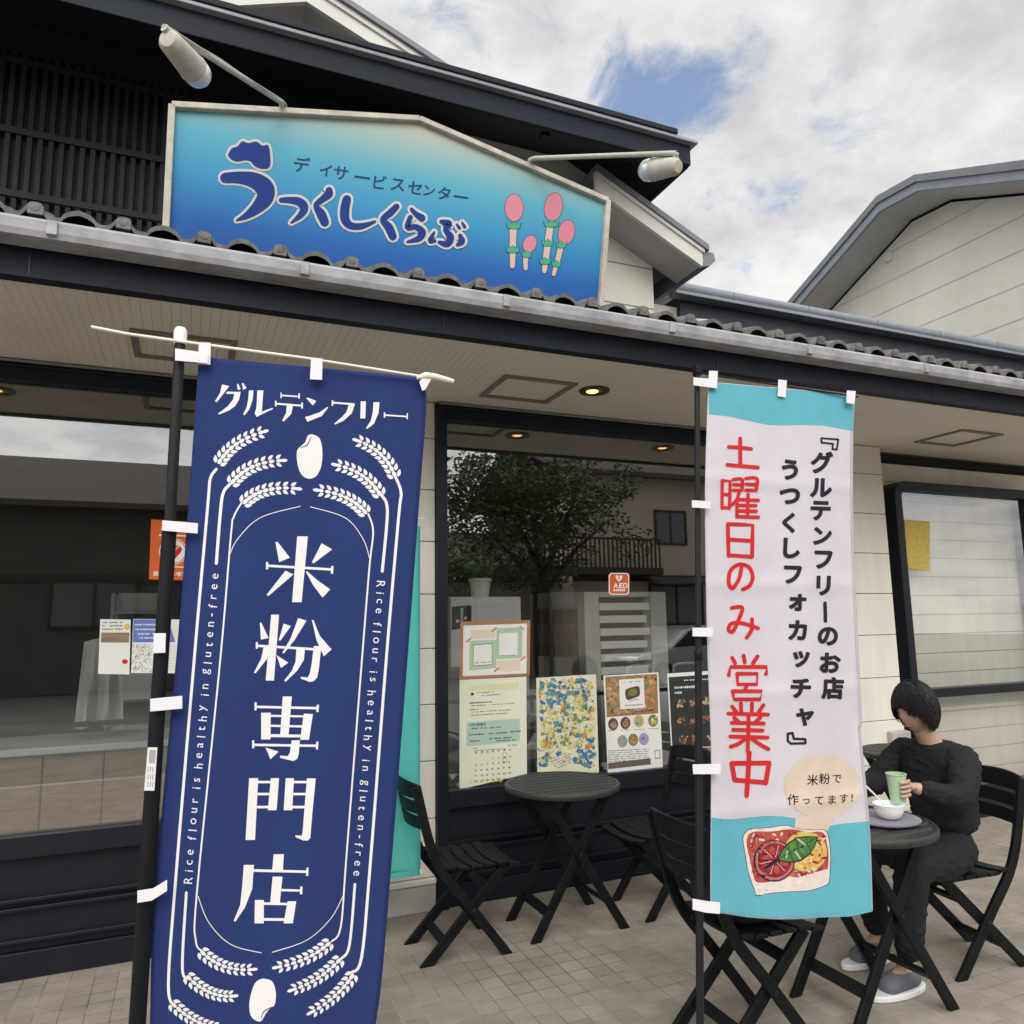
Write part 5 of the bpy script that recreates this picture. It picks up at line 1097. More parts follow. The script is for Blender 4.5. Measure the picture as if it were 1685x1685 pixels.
# dark menu
t_ = sheet('dark_menu_poster', 'charcoal menu poster with pale border and pastry pictures beside the slim pole', 'poster', G([(1238, 100), (1860, 60), (1890, 740), (1275, 780)]), M['paper'])
a = pa(); a.poly('dark', G([(1252, 132), (1848, 92), (1875, 735), (1285, 772)]), 1)
dashes(a, 'white', *(G([(1390, 0)])[0][0], G([(1700, 0)])[0][0]), G([(0, 160)])[0][1], 2.2, -.05, R3, 2, .9); dashes(a, 'white', *(G([(1305, 0)])[0][0], G([(1500, 0)])[0][0]), G([(0, 226)])[0][1], 4, -.05, R3, 2, .9); dashes(a, 'white', *(G([(1305, 0)])[0][0], G([(1365, 0)])[0][0]), G([(0, 272)])[0][1], 3.5, -.05, R3, 2, .9)
for x, y, k in ((1358, 360, 'y'), (1478, 350, 'o'), (1590, 335, 'y'), (1720, 330, 'o'), (1368, 525, 'o'), (1480, 515, 'o'), (1600, 505, 'r'), (1730, 500, 'o'), (1380, 695, 'o'), (1500, 690, 'r'), (1620, 680, 'y'), (1740, 670, 'o')):
    for i in range(12): c_ = G([(x+R3.uniform(-38, 38), y+R3.uniform(-35, 35))])[0]; a.ellipse(k if R3.random() < .6 else 'br', c_[0], c_[1], R3.uniform(1.5, 3.4), R3.uniform(1.2, 2.4), 2+i*.1, R3.uniform(0, 3), 8)
a.build(None, {'dark': ('dark_panel', mat('menu_charcoal', (.022, .026, .026), .6)), 'white': ('printed_text', M['white_print']), 'y': ('pastry_pale', mat('pastry_pale', (.42, .34, .20), .6)), 'o': ('pastry_brown', mat('pastry_brown', (.36, .19, .10), .6)), 'r': ('pastry_red', mat('pastry_red', (.34, .11, .07), .6)), 'br': ('pastry_crust', mat('pastry_crust', (.16, .08, .045), .6))}, t_)
# AED sticker
AE = conv(690, 560, 3.439)
def rquad(x0, y0, x1, y1, r, n=4):
    out_ = []
    for cx_, cy_, a0 in ((x1-r, y1-r, 0), (x0+r, y1-r, pi/2), (x0+r, y0+r, pi), (x1-r, y0+r, 1.5*pi)): out_ += [(cx_+r*cos(a0+pi/2*i/n), cy_+r*sin(a0+pi/2*i/n)) for i in range(n+1)]
    return out_
t_ = sheet('aed_sticker', 'small square orange AED sticker with rounded corners on the window glass', 'sticker', AE(rquad(1072, 1316, 1188, 1440, 18)), M['white_print'])
a = pa(); a.poly('orange', AE(rquad(1078, 1322, 1182, 1434, 15)), 1)
a.poly('white', AE(spline([(1130, 1368), (1112, 1345), (1113, 1332), (1122, 1330), (1130, 1337), (1138, 1330), (1147, 1332), (1148, 1345), (1130, 1368)], 3)[:-1]), 2); a.poly('orange', AE([(1128, 1338), (1134, 1338), (1131, 1347), (1136, 1347), (1127, 1360), (1129, 1350), (1125, 1350)]), 3)
a.line('white', 'AED', *AE([(1097, 1388)])[0], 11.5, 2, .03, 1, 0, .1)
for i in range(6): a.poly('white', AE([(1100+i*11, 1408), (1108+i*11, 1408), (1108+i*11, 1420), (1100+i*11, 1420)]), 2)
a.build(None, {'orange': ('orange_field', M['orange']), 'white': ('sticker_print', M['white_print'])}, t_)
# orange heart sticker, left window
OZ = conv(200, 820, 5.435)
t_ = sheet('heart_sticker', 'large orange sticker with a red heart in a white circle on the left window', 'sticker', OZ([(265, 188), (690, 215), (672, 735), (245, 725)]), M['orange'])
a = pa(); a.ellipse('white', *OZ([(460, 475)])[0], 23, 22, 1, 0, 28); a.ellipse('orange', *OZ([(460, 475)])[0], 21.8, 20.8, 1.5, 0, 28); a.ellipse('white', *OZ([(462, 475)])[0], 20, 19, 2, 0, 28)
a.poly('red', OZ(spline([(465, 555), (415, 500), (400, 455), (425, 430), (460, 445), (490, 420), (530, 435), (535, 475), (465, 555)], 4)[:-1]), 3); a.poly('amber', OZ([(470, 460), (500, 425), (530, 425), (500, 450), (475, 480)]), 4)
a.poly('white', OZ([(335, 320), (575, 330), (575, 342), (335, 338)]), 2); a.poly('white', OZ([(350, 285), (365, 235), (385, 235), (390, 290)]), 2)
a.line('white', '設置しています', *OZ([(285, 672)])[0], 8.4, 2, .03, 1, .02, .06); a.poly('white', OZ([(430, 605), (575, 612), (573, 622), (430, 615)]), 2)
a.build(None, {'white': ('sticker_print', M['white_print']), 'orange': ('ring_print', M['orange']), 'red': ('heart_print', M['red_print']), 'amber': ('heart_ribbon', M['yellow2'])}, t_)
# leaflets, left window
t_ = sheet('leaflet', 'leaflet with blue heading above a speckled picture, on the left window', 'leaflet', OZ([(105, 1078), (640, 1085), (640, 1565), (85, 1562)]), M['paper'], 'leaflets on the left window')
a = pa(); a.poly('blue', OZ([(108, 1082), (420, 1085), (480, 1285), (100, 1288)]), 1)
for y, x0, x1 in ((1130, 125, 310), (1172, 125, 310), (1212, 145, 430), (1248, 160, 290)): dashes(a, 'white', OZ([(x0, 0)])[0][0], OZ([(x1, 0)])[0][0], OZ([(0, y)])[0][1], 3, 0, R3, 2, .9)
for i in range(170): c_ = OZ([(R3.uniform(95, 270), R3.uniform(1310, 1555))])[0]; a.ellipse(R3.choice(['sp1', 'sp2', 'sp3']), c_[0], c_[1], R3.uniform(.6, 1.5), R3.uniform(.5, 1.2), 1+i*.01, R3.uniform(0, 3), 6)
for i in range(9): a.poly('sp3', OZ([(385, 1320+i*26), (600, 1320+i*26), (600, 1322+i*26), (385, 1322+i*26)]), 1)
for i in range(6): a.poly('sp3', OZ([(395+i*38, 1312), (397+i*38, 1312), (397+i*38, 1540), (395+i*38, 1540)]), 1.4)
a.build(None, {'blue': ('blue_heading', mat('leaflet_blue', (.10, .17, .45), .6)), 'white': ('printed_text', M['white_print']), 'sp1': ('picture_ochre', mat('speckle_ochre', (.40, .33, .22), .7)), 'sp2': ('picture_brown', mat('speckle_brown', (.26, .20, .14), .7)), 'sp3': ('picture_grey', mat('speckle_grey', (.42, .42, .42), .7))}, t_)
t_ = sheet('leaflet', 'leaflet with yellow and red patches at the far left of the left window', 'leaflet', OZ([(-190, 1080), (82, 1085), (70, 1575), (-210, 1570)]), M['paper'], 'leaflets on the left window')
a = pa(); a.poly('sp', OZ([(-180, 1200), (70, 1200), (65, 1290), (-185, 1290)]), 1); a.ellipse('y', *OZ([(50, 1150)])[0], 5, 5, 1); a.ellipse('r', *OZ([(30, 1460)])[0], 5, 4, 1)
for y in (1110, 1140, 1170): dashes(a, 'ink', OZ([(-170, 0)])[0][0], OZ([(10, 0)])[0][0], OZ([(0, y)])[0][1], 2.4, 0, R3, 2)
a.build(None, {'sp': ('brown_band', M['wood']), 'y': ('yellow_patch', M['yellow']), 'r': ('red_patch', M['red_print']), 'ink': ('printed_text', M['ink'])}, t_)
t_ = sheet('yellow_notice', 'plain yellow notice on the glass of the black framed door at right', 'notice', [(1489, 855), (1530, 858), (1530, 940), (1489, 935)], M['yellow'])

# ================================================================== INSIDE THE SHOP
cab = thing('white_cabinet', 'white cabinet with framed thermometer poster inside the window', 'cabinet', (1.95, 5.2, .05))
c0_, c1_ = onY(741, 982, 5.1), onY(857, 980, 5.1)
MB().box(c0_.x, 5.1, .05, c1_.x, 5.55, c0_.z).build('cabinet_body', M['enamel'], cab, bevel=.008)
q0, q1 = onY(781, 992, 5.098), onY(850, 1023, 5.098); MB().box(q0.x, 5.092, q1.z, q1.x, 5.0995, q0.z).build('door_panel', M['white_plastic'], cab, bevel=.004)
tp_ = thing('thermometer_poster', 'black and white thermometer picture on the white cabinet', 'poster', tuple(onY(760, 1015, 5.09)))
a_ = [onY(x, y, 5.094) for x, y in ((744, 998), (776, 996), (776, 1032), (744, 1036))]; MB().prism(a_, (0, .004, 0)).build('picture', mat('print_charcoal', (.05, .05, .05), .6), tp_)
a = Art(lambda x, y, o: onY(x, y, 5.0935-o), 60, .0004); a.stroke('w', [(760, 1002), (760, 1026)], 4, 1, False); a.ellipse('w', 753, 1022, 3, 3, 1); a.ellipse('w', 766, 1017, 2.4, 2.4, 1); a.stroke('g', [(760, 1004), (760, 1024)], 1.2, 3, False)
a.build(tp_, {'w': ('white_print', M['white_print']), 'g': ('grey_print', M['ink'])})
pp = onY(790, 978, 5.3); pot = thing('potted_plant', 'small leafy plant in a white pot on the white cabinet', 'plant', (pp.x, 5.3, c0_.z))
MB().lathe([(0, 0), (.062, 0), (.080, .115), (.088, .118), (.088, .140), (.078, .140), (.074, .12), (0, .12)], (pp.x, 5.3, c0_.z), n=28).build('pot', M['enamel'], pot, smooth=True)
def leafcloud(mb, c, rad, n, size, rnd_):
    for i in range(n):
        while True:
            d = Vector((rnd_.uniform(-1, 1), rnd_.uniform(-1, 1), rnd_.uniform(-1, 1)))
            if d.length < 1: break
        p_ = Vector(c)+Vector((d.x*rad[0], d.y*rad[1], d.z*rad[2])); a1 = Vector((rnd_.uniform(-1, 1), rnd_.uniform(-1, 1), rnd_.uniform(-.6, .6))).normalized(); b1 = a1.orthogonal().normalized(); b1 = Matrix.Rotation(rnd_.uniform(0, 6.28), 3, a1) @ b1
        s_ = size*rnd_.uniform(.6, 1.3); mb.add([p_-a1*s_, p_+b1*s_*.45, p_+a1*s_, p_-b1*s_*.45], [(0, 1, 2, 3)])
R4 = random.Random(21)
lf_ = MB(); leafcloud(lf_, (pp.x+.01, 5.3, c0_.z+.24), (.12, .11, .13), 150, .035, R4); leafcloud(lf_, (pp.x-.14, 5.28, c0_.z+.30), (.12, .08, .06), 60, .03, R4)
lf_.build('foliage', mat('houseplant_leaf', (.07, .16, .03), .5, c2=(.16, .28, .06), vs=12), pot)
sm_ = MB(); sm_.tube([(pp.x, 5.3, c0_.z+.12), (pp.x, 5.3, c0_.z+.26)], .006, 6).tube([(pp.x, 5.3, c0_.z+.2), (pp.x-.2, 5.28, c0_.z+.33)], .004, 6); sm_.build('stem', M['leafp'], pot)
rk = thing('tray_rack', 'pale metal rack with stacked white baking trays inside the window', 'rack', (3.1, 5.3, .05))
r0_, r1_ = onY(961, 974, 5.2), onY(1095, 973, 5.2); zt = r0_.z
rb = MB().box(r0_.x, 5.2, .05, r0_.x+.13, 5.32, zt).box(r1_.x-.15, 5.2, .05, r1_.x, 5.32, zt).box(r0_.x+.131, 5.2, zt-.04, r1_.x-.151, 5.32, zt); rb.build('rack_frame', M['steel'], rk, bevel=.005)
MB().box(r0_.x+.131, 5.50, .05, r1_.x-.151, 5.52, zt-.04).build('back_panel', M['dark_wall'], rk)
for i in range(9):
    z = zt-.13-i*.098; tm = MB().box(r0_.x+.135, 5.22, z, r1_.x-.155-.03*(i % 2), 5.49, z+.012).box(r0_.x+.135, 5.205, z-.012, r1_.x-.155-.03*(i % 2), 5.2195, z+.045); tm.build('baking_tray', M['enamel'], rk, bevel=.003)
sh = thing('wire_shelf', 'dim shelf of boxes in the middle of the shop interior', 'shelf', (2.75, 6.3, .05))
s0, s1 = onY(905, 975, 6.2), onY(962, 975, 6.2); mb = MB()
for x in (s0.x, s1.x):
    for y in (6.2, 6.6): mb.box(x-.012, y-.012, .05, x+.012, y+.012, s0.z)
mb.build('post', M['alu'], sh)
for i in range(5): MB().box(s0.x, 6.2, s0.z-.15-i*.32, s1.x, 6.6, s0.z-.135-i*.32).build('shelf_board', M['alu'], sh)
for i in range(5): z = s0.z-.1345-i*.32; MB().box(s0.x+.03, 6.25, z, s1.x-.03-.05*(i % 2), 6.55, z+.14+.03*(i % 3)).build('box', (M['cabinet'], M['wood'], M['enamel'])[i % 3], sh, bevel=.005)
copy_thing(sh, (-.75, 6.4, .05), 0, 'dim shelf of boxes far inside the left window, behind the wooden counter'); sh['group'] = 'dim shelves in the shop'; SC.objects['wire_shelf.001']['group'] = 'dim shelves in the shop'
for i, (x0, x1, zt_) in enumerate(((1.50, 2.12, 1.30), (2.15, 2.62, 1.12), (2.66, 3.30, 1.12), (3.34, 3.9, 1.05))):
    cb = thing('storage_cabinet', ('grey cabinet behind the framed board and calendar notice', 'grey cabinet behind the painted poster', 'grey cabinet behind the menu poster', 'grey cabinet behind the charcoal menu poster')[i], 'cabinet', ((x0+x1)/2, 4.85, .05), 'grey cabinets behind the window')
    MB().box(x0, 4.74, .05, x1, 5.07, zt_).build('cabinet_body', M['cabinet'], cb, bevel=.008); MB().box(x0+.02, 4.728, .2, x1-.02, 4.7395, zt_-.05).build('cabinet_door', M['cabinet'], cb, bevel=.004)
cn = thing('wooden_counter', 'pale wooden counter inside the left window', 'counter', (-.8, 5.2, .05))
cf = MB()
for i in range(13): cf.box(-3.4+i*.3, 5.0+.004*(i % 2), .05, -3.106+i*.3, 5.5, .92)
cf.build('counter_front', M['wood'], cn, bevel=.006); MB().box(-3.45, 4.96, .921, .55, 5.55, .96).build('counter_top', M['cabinet'], cn, bevel=.006)
ap = thing('hanging_apron', 'pale grey apron hanging behind the leaflets in the left window', 'apron', (-.45, 5.1, 1.0))
mb = MB(); vs = []
for j in range(13):
    for i in range(17): u, v = i/16, j/12; w = .10+.03*v; vs.append((-.45+(u-.5)*2*w, 5.1+.035*sin(u*15+v*1.5)*(.4+v), 1.55-.5*v-.05*abs(u-.5)))
mb.add(vs, [(j*17+i, j*17+i+1, (j+1)*17+i+1, (j+1)*17+i) for j in range(12) for i in range(16)]); o = mb.build('apron_cloth', M['cabinet'], ap, smooth=True); o.modifiers.new('thick', 'SOLIDIFY').thickness = .003
for i, (x, y) in enumerate(((2.02, 5.0), (3.1, 5.0), (-.6, 5.2))):
    t_ = thing('ceiling_light', ('round unlit ceiling light above the white cabinet', 'round unlit ceiling light above the tray rack', 'round unlit ceiling light inside the left window')[i], 'light', (x, y, 2.93), 'ceiling lights inside the shop')
    MB().lathe([(0, 0), (.075, 0), (.09, .012), (.09, .028), (0, .028)], (x, y, 2.930), n=24).build('light_rim', M['ceiling'], t_, smooth=True)

# ================================================================== ACROSS THE STREET (seen in the glass)
def house(name, label, x0, x1, y0, y1, ze, rise, wins, m_):
    h = thing(name, label, 'house', ((x0+x1)/2, (y0+y1)/2, 0), 'houses across the street')
    MB().box(x0, y1, 0, x1, y0, ze).build('wall', m_, h)
    ov = .6; ym = (y0+y1)/2
    MB().prism([(x0-ov, y0+ov, ze-.1), (x0-ov, ym, ze+rise), (x0-ov, y1-ov, ze-.1), (x0-ov, y1-ov, ze+.05), (x0-ov, ym, ze+rise+.18), (x0-ov, y0+ov, ze+.05)], (x1-x0+2*ov, 0, 0)).build('roof', M['house_tile'], h)
    MB().box(x0-.02, y0, 2.75, x1+.02, y0+.04, 2.95).build('band', M['house_dark'], h)
    for (a_, b_, c_, d_) in wins:
        w = MB().box(a_, y0, c_, b_, y0+.05, c_+.07).box(a_, y0, d_-.07, b_, y0+.05, d_).box(a_, y0, c_+.071, a_+.07, y0+.05, d_-.071).box(b_-.07, y0, c_+.071, b_, y0+.05, d_-.071).box((a_+b_)/2-.03, y0, c_+.071, (a_+b_)/2+.03, y0+.045, d_-.071).build('window', M['house_dark'], h)
        MB().box(a_+.071, y0+.005, c_+.071, b_-.071, y0+.02, d_-.071).build('pane', mat('curtained_pane', (.16, .17, .17), .15), w)
    return h
hz = house('beige_house', 'beige rendered two storey house across the street, mirrored in the window', 10.4, 21, -11.2, -18, 6.0, 1.6, [(13.3, 14.5, 3.9, 5.0), (13.0, 15.0, 1.4, 2.7), (17, 18.4, 3.9, 5.0), (17, 19, .9, 2.3)], M['house'])
bl = MB().box(9.0, -11.19, 2.9, 12.9, -10.2, 3.1)
for i in range(27): bl.box(9.02+i*.145, -10.25, 3.1, 9.06+i*.145, -10.21, 3.9)
bl.box(9.0, -10.27, 3.901, 12.9, -10.19, 3.96); bl.build('balcony', M['house_dark'], hz)
MB().prism([(12.6, -11.19, 2.85), (15.4, -11.19, 2.85), (15.4, -10.2, 2.62), (12.6, -10.2, 2.62)], (0, 0, .06)).build('awning_roof', M['house_tile'], hz)
h2 = house('dark_roofed_house', 'house with dark roof across the street, mirrored in the left window', -14, .2, -13.2, -20, 4.7, 1.7, [(-3.2, -1.2, 1.6, 2.9), (-7, -5, 1.6, 2.9)], mat('dark_render', (.12, .11, .10), .85, .1, 2))
h3 = house('brown_house', 'low brown house behind the street tree, mirrored in the window', 1.5, 9.6, -12.4, -18, 3.2, 1.2, [(3, 4.6, .9, 2.3), (6.4, 7.6, .9, 2.3)], mat('brown_render', (.28, .23, .19), .85, .1, 2))
tree = thing('street_tree', 'leafy street tree across the road, mirrored in the shop window', 'tree', (6.6, -5.2, 0))
tk = MB().tube([(6.7, -5.2, -.05), (6.66, -5.2, .8), (6.7, -5.25, 1.6), (6.6, -5.2, 2.5), (6.4, -5.2, 3.6)], [.20, .15, .13, .10, .05], 12)
for (dx, dy, z0, z1) in ((-1.4, .2, 2.0, 3.4), (1.6, -.2, 2.2, 3.7), (.6, .7, 2.5, 4.4), (-.7, -.7, 2.4, 4.2)): tk.tube([(6.65, -5.2, z0), (6.65+dx*.5, -5.2+dy*.5, (z0+z1)/2+.15), (6.65+dx, -5.2+dy, z1)], [.07, .045, .02], 8)
tk.build('trunk', M['bark'], tree, smooth=True)
R5 = random.Random(8); cr = MB()
for i in range(70):
    d = Vector((R5.gauss(0, 1), R5.gauss(0, 1), R5.gauss(0, 1))).normalized()*R5.uniform(.3, 1)
    c_ = (6.3+d.x*2.5, -5.2+d.y*1.5, 3.85+d.z*1.35+.12*abs(d.x)); leafcloud(cr, c_, (R5.uniform(.3, .7), R5.uniform(.35, .65), R5.uniform(.2, .45)), 210, .058, R5)
for c_ in ((5.0, -5.2, 2.45), (6.0, -5.0, 2.5), (7.0, -5.2, 2.6), (5.6, -5.1, 2.9), (8.7, -5.1, 3.2), (4.6, -5.2, 3.2), (4.4, -5.2, 4.2)): leafcloud(cr, c_, (.6, .5, .4), 230, .055, R5)
cr.build('crown', M['leaf'], tree)
# parked car
def car(loc):
    c = thing('parked_car', 'silver hatchback parked across the street, mirrored in the window', 'car', loc); x, y, z = loc
    side = [(-1.9, .35), (-1.88, .75), (-1.6, .86), (-.95, .95), (-.45, 1.38), (.15, 1.46), (.95, 1.42), (1.5, 1.05), (1.8, .95), (1.88, .6), (1.85, .32), (1.55, .25), (-1.6, .25)]
    MB().prism([(x+a_, y-.78, z+b_) for a_, b_ in side], (0, 1.56, 0)).build('body', mat('silver_paint', (.40, .41, .43), .3, metal=.5), c, bevel=.07, smooth=True)
    gsh = [(-.88, .96), (-.42, 1.33), (.15, 1.405), (.9, 1.37), (1.35, 1.04)]
    MB().prism([(x+a_, y-.79, z+b_) for a_, b_ in gsh], (0, 1.58, 0)).build('window', mat('tinted_glass', (.02, .022, .025), .1), c, bevel=.01)
    for a_ in (-1.15, 1.15):
        for s_ in (-.72, .72):
            w = MB().lathe([(.18, -.09), (.30, -.09), (.315, -.06), (.315, .06), (.30, .09), (.18, .09)], (x+a_, y+s_, z+.315), (0, 1, 0), 28, True).build('wheel', mat('tyre', (.015, .015, .016), .8), c, smooth=True)
            MB().lathe([(0, -.085), (.17, -.085), (.179, -.06), (.179, .06), (.17, .085), (0, .085)], (x+a_, y+s_, z+.315), (0, 1, 0), 20).build('rim', M['alu'], w, smooth=True)
    for s_ in (-.5, .5): MB().box(x-1.905, y+s_-.16, z+.62, x-1.86, y+s_+.16, z+.74).build('headlight', M['white_plastic'], c, bevel=.02)
car((11.4, -7.2, -.02))
for i in range(3):
    x = 8.3+i*1.1; t_ = thing('barrier', ('left', 'middle', 'right')[i]+' one of three low white tube barriers along the far kerb', 'barrier', (x, -4.4, 0), 'white tube barriers')
    MB().tube(spline([(x-.3, -4.4, -.02), (x-.3, -4.4, .55), (x-.22, -4.4, .68), (x+.22, -4.4, .68), (x+.3, -4.4, .55), (x+.3, -4.4, -.02)]), .03, 10).build('rail', M['white_plastic'], t_, smooth=True)

# ================================================================== SEATED PERSON
def skin_mesh(name, joints, bones, m_, parent, sub=2, root=0, wrinkle=0.0):
    me = bpy.data.meshes.new(name); me.from_pydata([j[0] for j in joints], bones, [])
    o = bpy.data.objects.new(name, me); COL.objects.link(o)
    md = o.modifiers.new('skin', 'SKIN'); md.use_smooth_shade = True; md.branch_smoothing = .6
    for i, j in enumerate(joints):
        r = j[1]; me.skin_vertices[0].data[i].radius = r if isinstance(r, tuple) else (r, r); me.skin_vertices[0].data[i].use_root = (i == root)
    s = o.modifiers.new('sub', 'SUBSURF'); s.levels = sub; s.render_levels = sub
    bpy.context.view_layer.update()
    me2 = bpy.data.meshes.new_from_object(o.evaluated_get(bpy.context.evaluated_depsgraph_get())); bpy.data.objects.remove(o)
    off = base_of(parent)
    if wrinkle:
        for v in me2.vertices:
            q = v.co; v.co = q+v.normal*wrinkle*abs(noise.noise(Vector((q.x*16, q.y*16, q.z*34)))+.6*noise.noise(Vector((q.x*44, q.y*44, q.z*60))))
    for v in me2.vertices: v.co -= off
    me2.materials.clear(); me2.materials.append(m_); me2.polygons.foreach_set('use_smooth', [True]*len(me2.polygons))
    o2 = bpy.data.objects.new(name, me2); put(o2, parent); return o2
PX, PY = 3.39, 2.72
ps = thing('person', 'person with short black hair in black clothes sitting at the table, holding a cup', 'person', (PX, PY, 0))
J = {}
def V3(x, y, z): return (PX+x, PY+y, z)
head = Vector(V3(-.135, -.0, 1.155))
jl = [('pel', V3(0, 0, .53), (.10, .08)), ('bel', V3(-.01, 0, .68), (.10, .075)), ('che', V3(-.03, 0, .86), (.10, .075)), ('nb', V3(-.055, 0, .99), (.055, .052)), ('nk', V3(-.085, 0, 1.03), (.05, .05)), ('hd', V3(-.115, 0, 1.10), (.055, .055)),
      ('sr', V3(-.04, -.17, .945), .042), ('er', V3(-.20, -.25, .78), .034), ('wr', V3(-.40, -.155, .845), .027), ('sl', V3(-.04, .17, .945), .042), ('el', V3(-.17, .25, .76), .034), ('wl', V3(-.41, .20, .765), .027),
      ('hr', V3(-.02, -.10, .49), .06), ('kr', V3(-.42, -.14, .50), .048), ('ar', V3(-.46, -.12, .10), .036), ('tr', V3(-.62, -.13, .035), .030), ('hl', V3(-.02, .10, .49), .06), ('kl', V3(-.41, .14, .50), .048), ('al', V3(-.34, .14, .10), .036), ('tl', V3(-.49, .15, .035), .030)]
ix = {n_: i for i, (n_, _, _) in enumerate(jl)}
bn = [('pel', 'bel'), ('bel', 'che'), ('che', 'nb'), ('nb', 'nk'), ('nk', 'hd'), ('che', 'sr'), ('sr', 'er'), ('er', 'wr'), ('che', 'sl'), ('sl', 'el'), ('el', 'wl'), ('pel', 'hr'), ('hr', 'kr'), ('kr', 'ar'), ('ar', 'tr'), ('pel', 'hl'), ('hl', 'kl'), ('kl', 'al'), ('al', 'tl')]
body = skin_mesh('body', [(Vector(q), r) for _, q, r in jl], [(ix[a_], ix[b_]) for a_, b_ in bn], M['skin'], ps)
# head joined into the same mesh: shaped ellipsoid with brow, nose, chin
bmh = bmesh.new(); bmh.from_mesh(body.data)
hb_ = bmesh.ops.create_uvsphere(bmh, u_segments=28, v_segments=20, radius=1)['verts']
tilt = Matrix.Rotation(radians(-17), 3, 'Y')   # head bowed towards the table (-X)
off = base_of(ps)
def headpt(q):
    # local: -x is the face, z up
    q = Vector(q); r = Vector((q.x*.098, q.y*.076, q.z*.118))
    if q.z < -.1: r.x *= 1-.12*abs(q.z); r.y *= 1-.28*abs(q.z)
    if q.x < 0:
        r.x -= .014*math.exp(-((q.y/.16)**2+((q.z+.12)/.24)**2)); r.x += .008*sum(math.exp(-(((q.y-s)/.15)**2+((q.z-.05)/.11)**2)) for s in (-.38, .38))
        r.x -= .006*math.exp(-((q.y/.3)**2+((q.z+.48)/.08)**2)); r.x -= .008*math.exp(-((q.y/.3)**2+((q.z+.8)/.15)**2))
    if abs(q.y) > .9: r.y *= 1.0
    return head+tilt @ r
for v in hb_: v.co = headpt(v.co)-off
for s_ in (-1, 1):
    e = bmesh.ops.create_uvsphere(bmh, u_segments=10, v_segments=8, radius=1)['verts']
    for v in e: v.co = head+tilt @ Vector((v.co.x*.016+.012, s_*.077+v.co.y*.008, v.co.z*.028-.012))-off
bmh.to_mesh(body.data); bmh.free(); body.data.polygons.foreach_set('use_smooth', [True]*len(body.data.polygons))
# hands
def hand(wrist, palm, fingers, thumb):
    jn = [(Vector(wrist), .024), (Vector(palm[0]), (.030, .018)), (Vector(palm[1]), (.034, .016))]; bo = [(0, 1), (1, 2)]
    o_ = [skin_mesh('hand', jn, bo, M['skin'], ps, 2)]
    for f in fingers+[thumb]:
        k = [(Vector(q), .0095-.0008*i) for i, q in enumerate(f)]; skin_mesh('finger', k, [(i, i+1) for i in range(len(k)-1)], M['skin'], ps, 1)
cup_c = Vector((2.90, 2.555, .79))
def around(a_, z, r=.047): return cup_c+Vector((cos(a_)*r, sin(a_)*r, z))
hand(V3(-.40, -.155, .845), (around(-.15, .06, .075), around(-.35, .06, .052)), [[around(-.5, z, .050), around(-1.1, z+.002, .049), around(-1.7, z, .048), around(-2.2, z-.002, .047)] for z in (.09, .071, .052, .034)], [around(.1, .085, .056), around(.6, .095, .050), around(1.15, .1, .047)])
hand(V3(-.41, .20, .765), (V3(-.46, .18, .752), V3(-.50, .165, .748)), [[V3(-.51, .14+.018*i, .750), V3(-.55+.004*abs(i-1.5), .135+.018*i, .750), V3(-.578+.004*abs(i-1.5), .13+.018*i, .741)] for i in range(4)], [V3(-.47, .14, .755), V3(-.50, .115, .748), V3(-.52, .105, .742)])
# clothes
tj = [('pel', V3(.01, 0, .55), (.185, .165)), ('bel', V3(-.01, 0, .68), (.165, .130)), ('che', V3(-.03, 0, .86), (.180, .138)), ('nb', V3(-.055, 0, .985), (.088, .085)), ('sr', V3(-.04, -.17, .945), .080), ('er', V3(-.20, -.25, .78), .062), ('wr', V3(-.375, -.167, .838), .044), ('sl', V3(-.04, .17, .945), .080), ('el', V3(-.17, .25, .76), .062), ('wl', V3(-.385, .205, .765), .044)]
ix2 = {n_: i for i, (n_, _, _) in enumerate(tj)}
skin_mesh('top', [(Vector(q), r) for _, q, r in tj], [(ix2[a_], ix2[b_]) for a_, b_ in [('pel', 'bel'), ('bel', 'che'), ('che', 'nb'), ('che', 'sr'), ('sr', 'er'), ('er', 'wr'), ('che', 'sl'), ('sl', 'el'), ('el', 'wl')]], M['cloth_black'], ps, 4, 0, .011)
lj_ = [('pel', V3(.0, 0, .525), (.165, .125)), ('hr', V3(-.02, -.10, .50), .108), ('kr', V3(-.42, -.14, .505), .080), ('ar', V3(-.46, -.12, .11), .055), ('hl', V3(-.02, .10, .50), .108), ('kl', V3(-.41, .14, .505), .080), ('al', V3(-.34, .14, .11), .055), ('bum', V3(.10, 0, .53), (.13, .11)), ('waist', V3(.0, 0, .66), (.155, .13))]
ix3 = {n_: i for i, (n_, _, _) in enumerate(lj_)}
skin_mesh('trousers', [(Vector(q), r) for _, q, r in lj_], [(ix3[a_], ix3[b_]) for a_, b_ in [('pel', 'hr'), ('hr', 'kr'), ('kr', 'ar'), ('pel', 'hl'), ('hl', 'kl'), ('kl', 'al'), ('pel', 'bum'), ('pel', 'waist')]], M['cloth_black'], ps, 4, 0, .010)
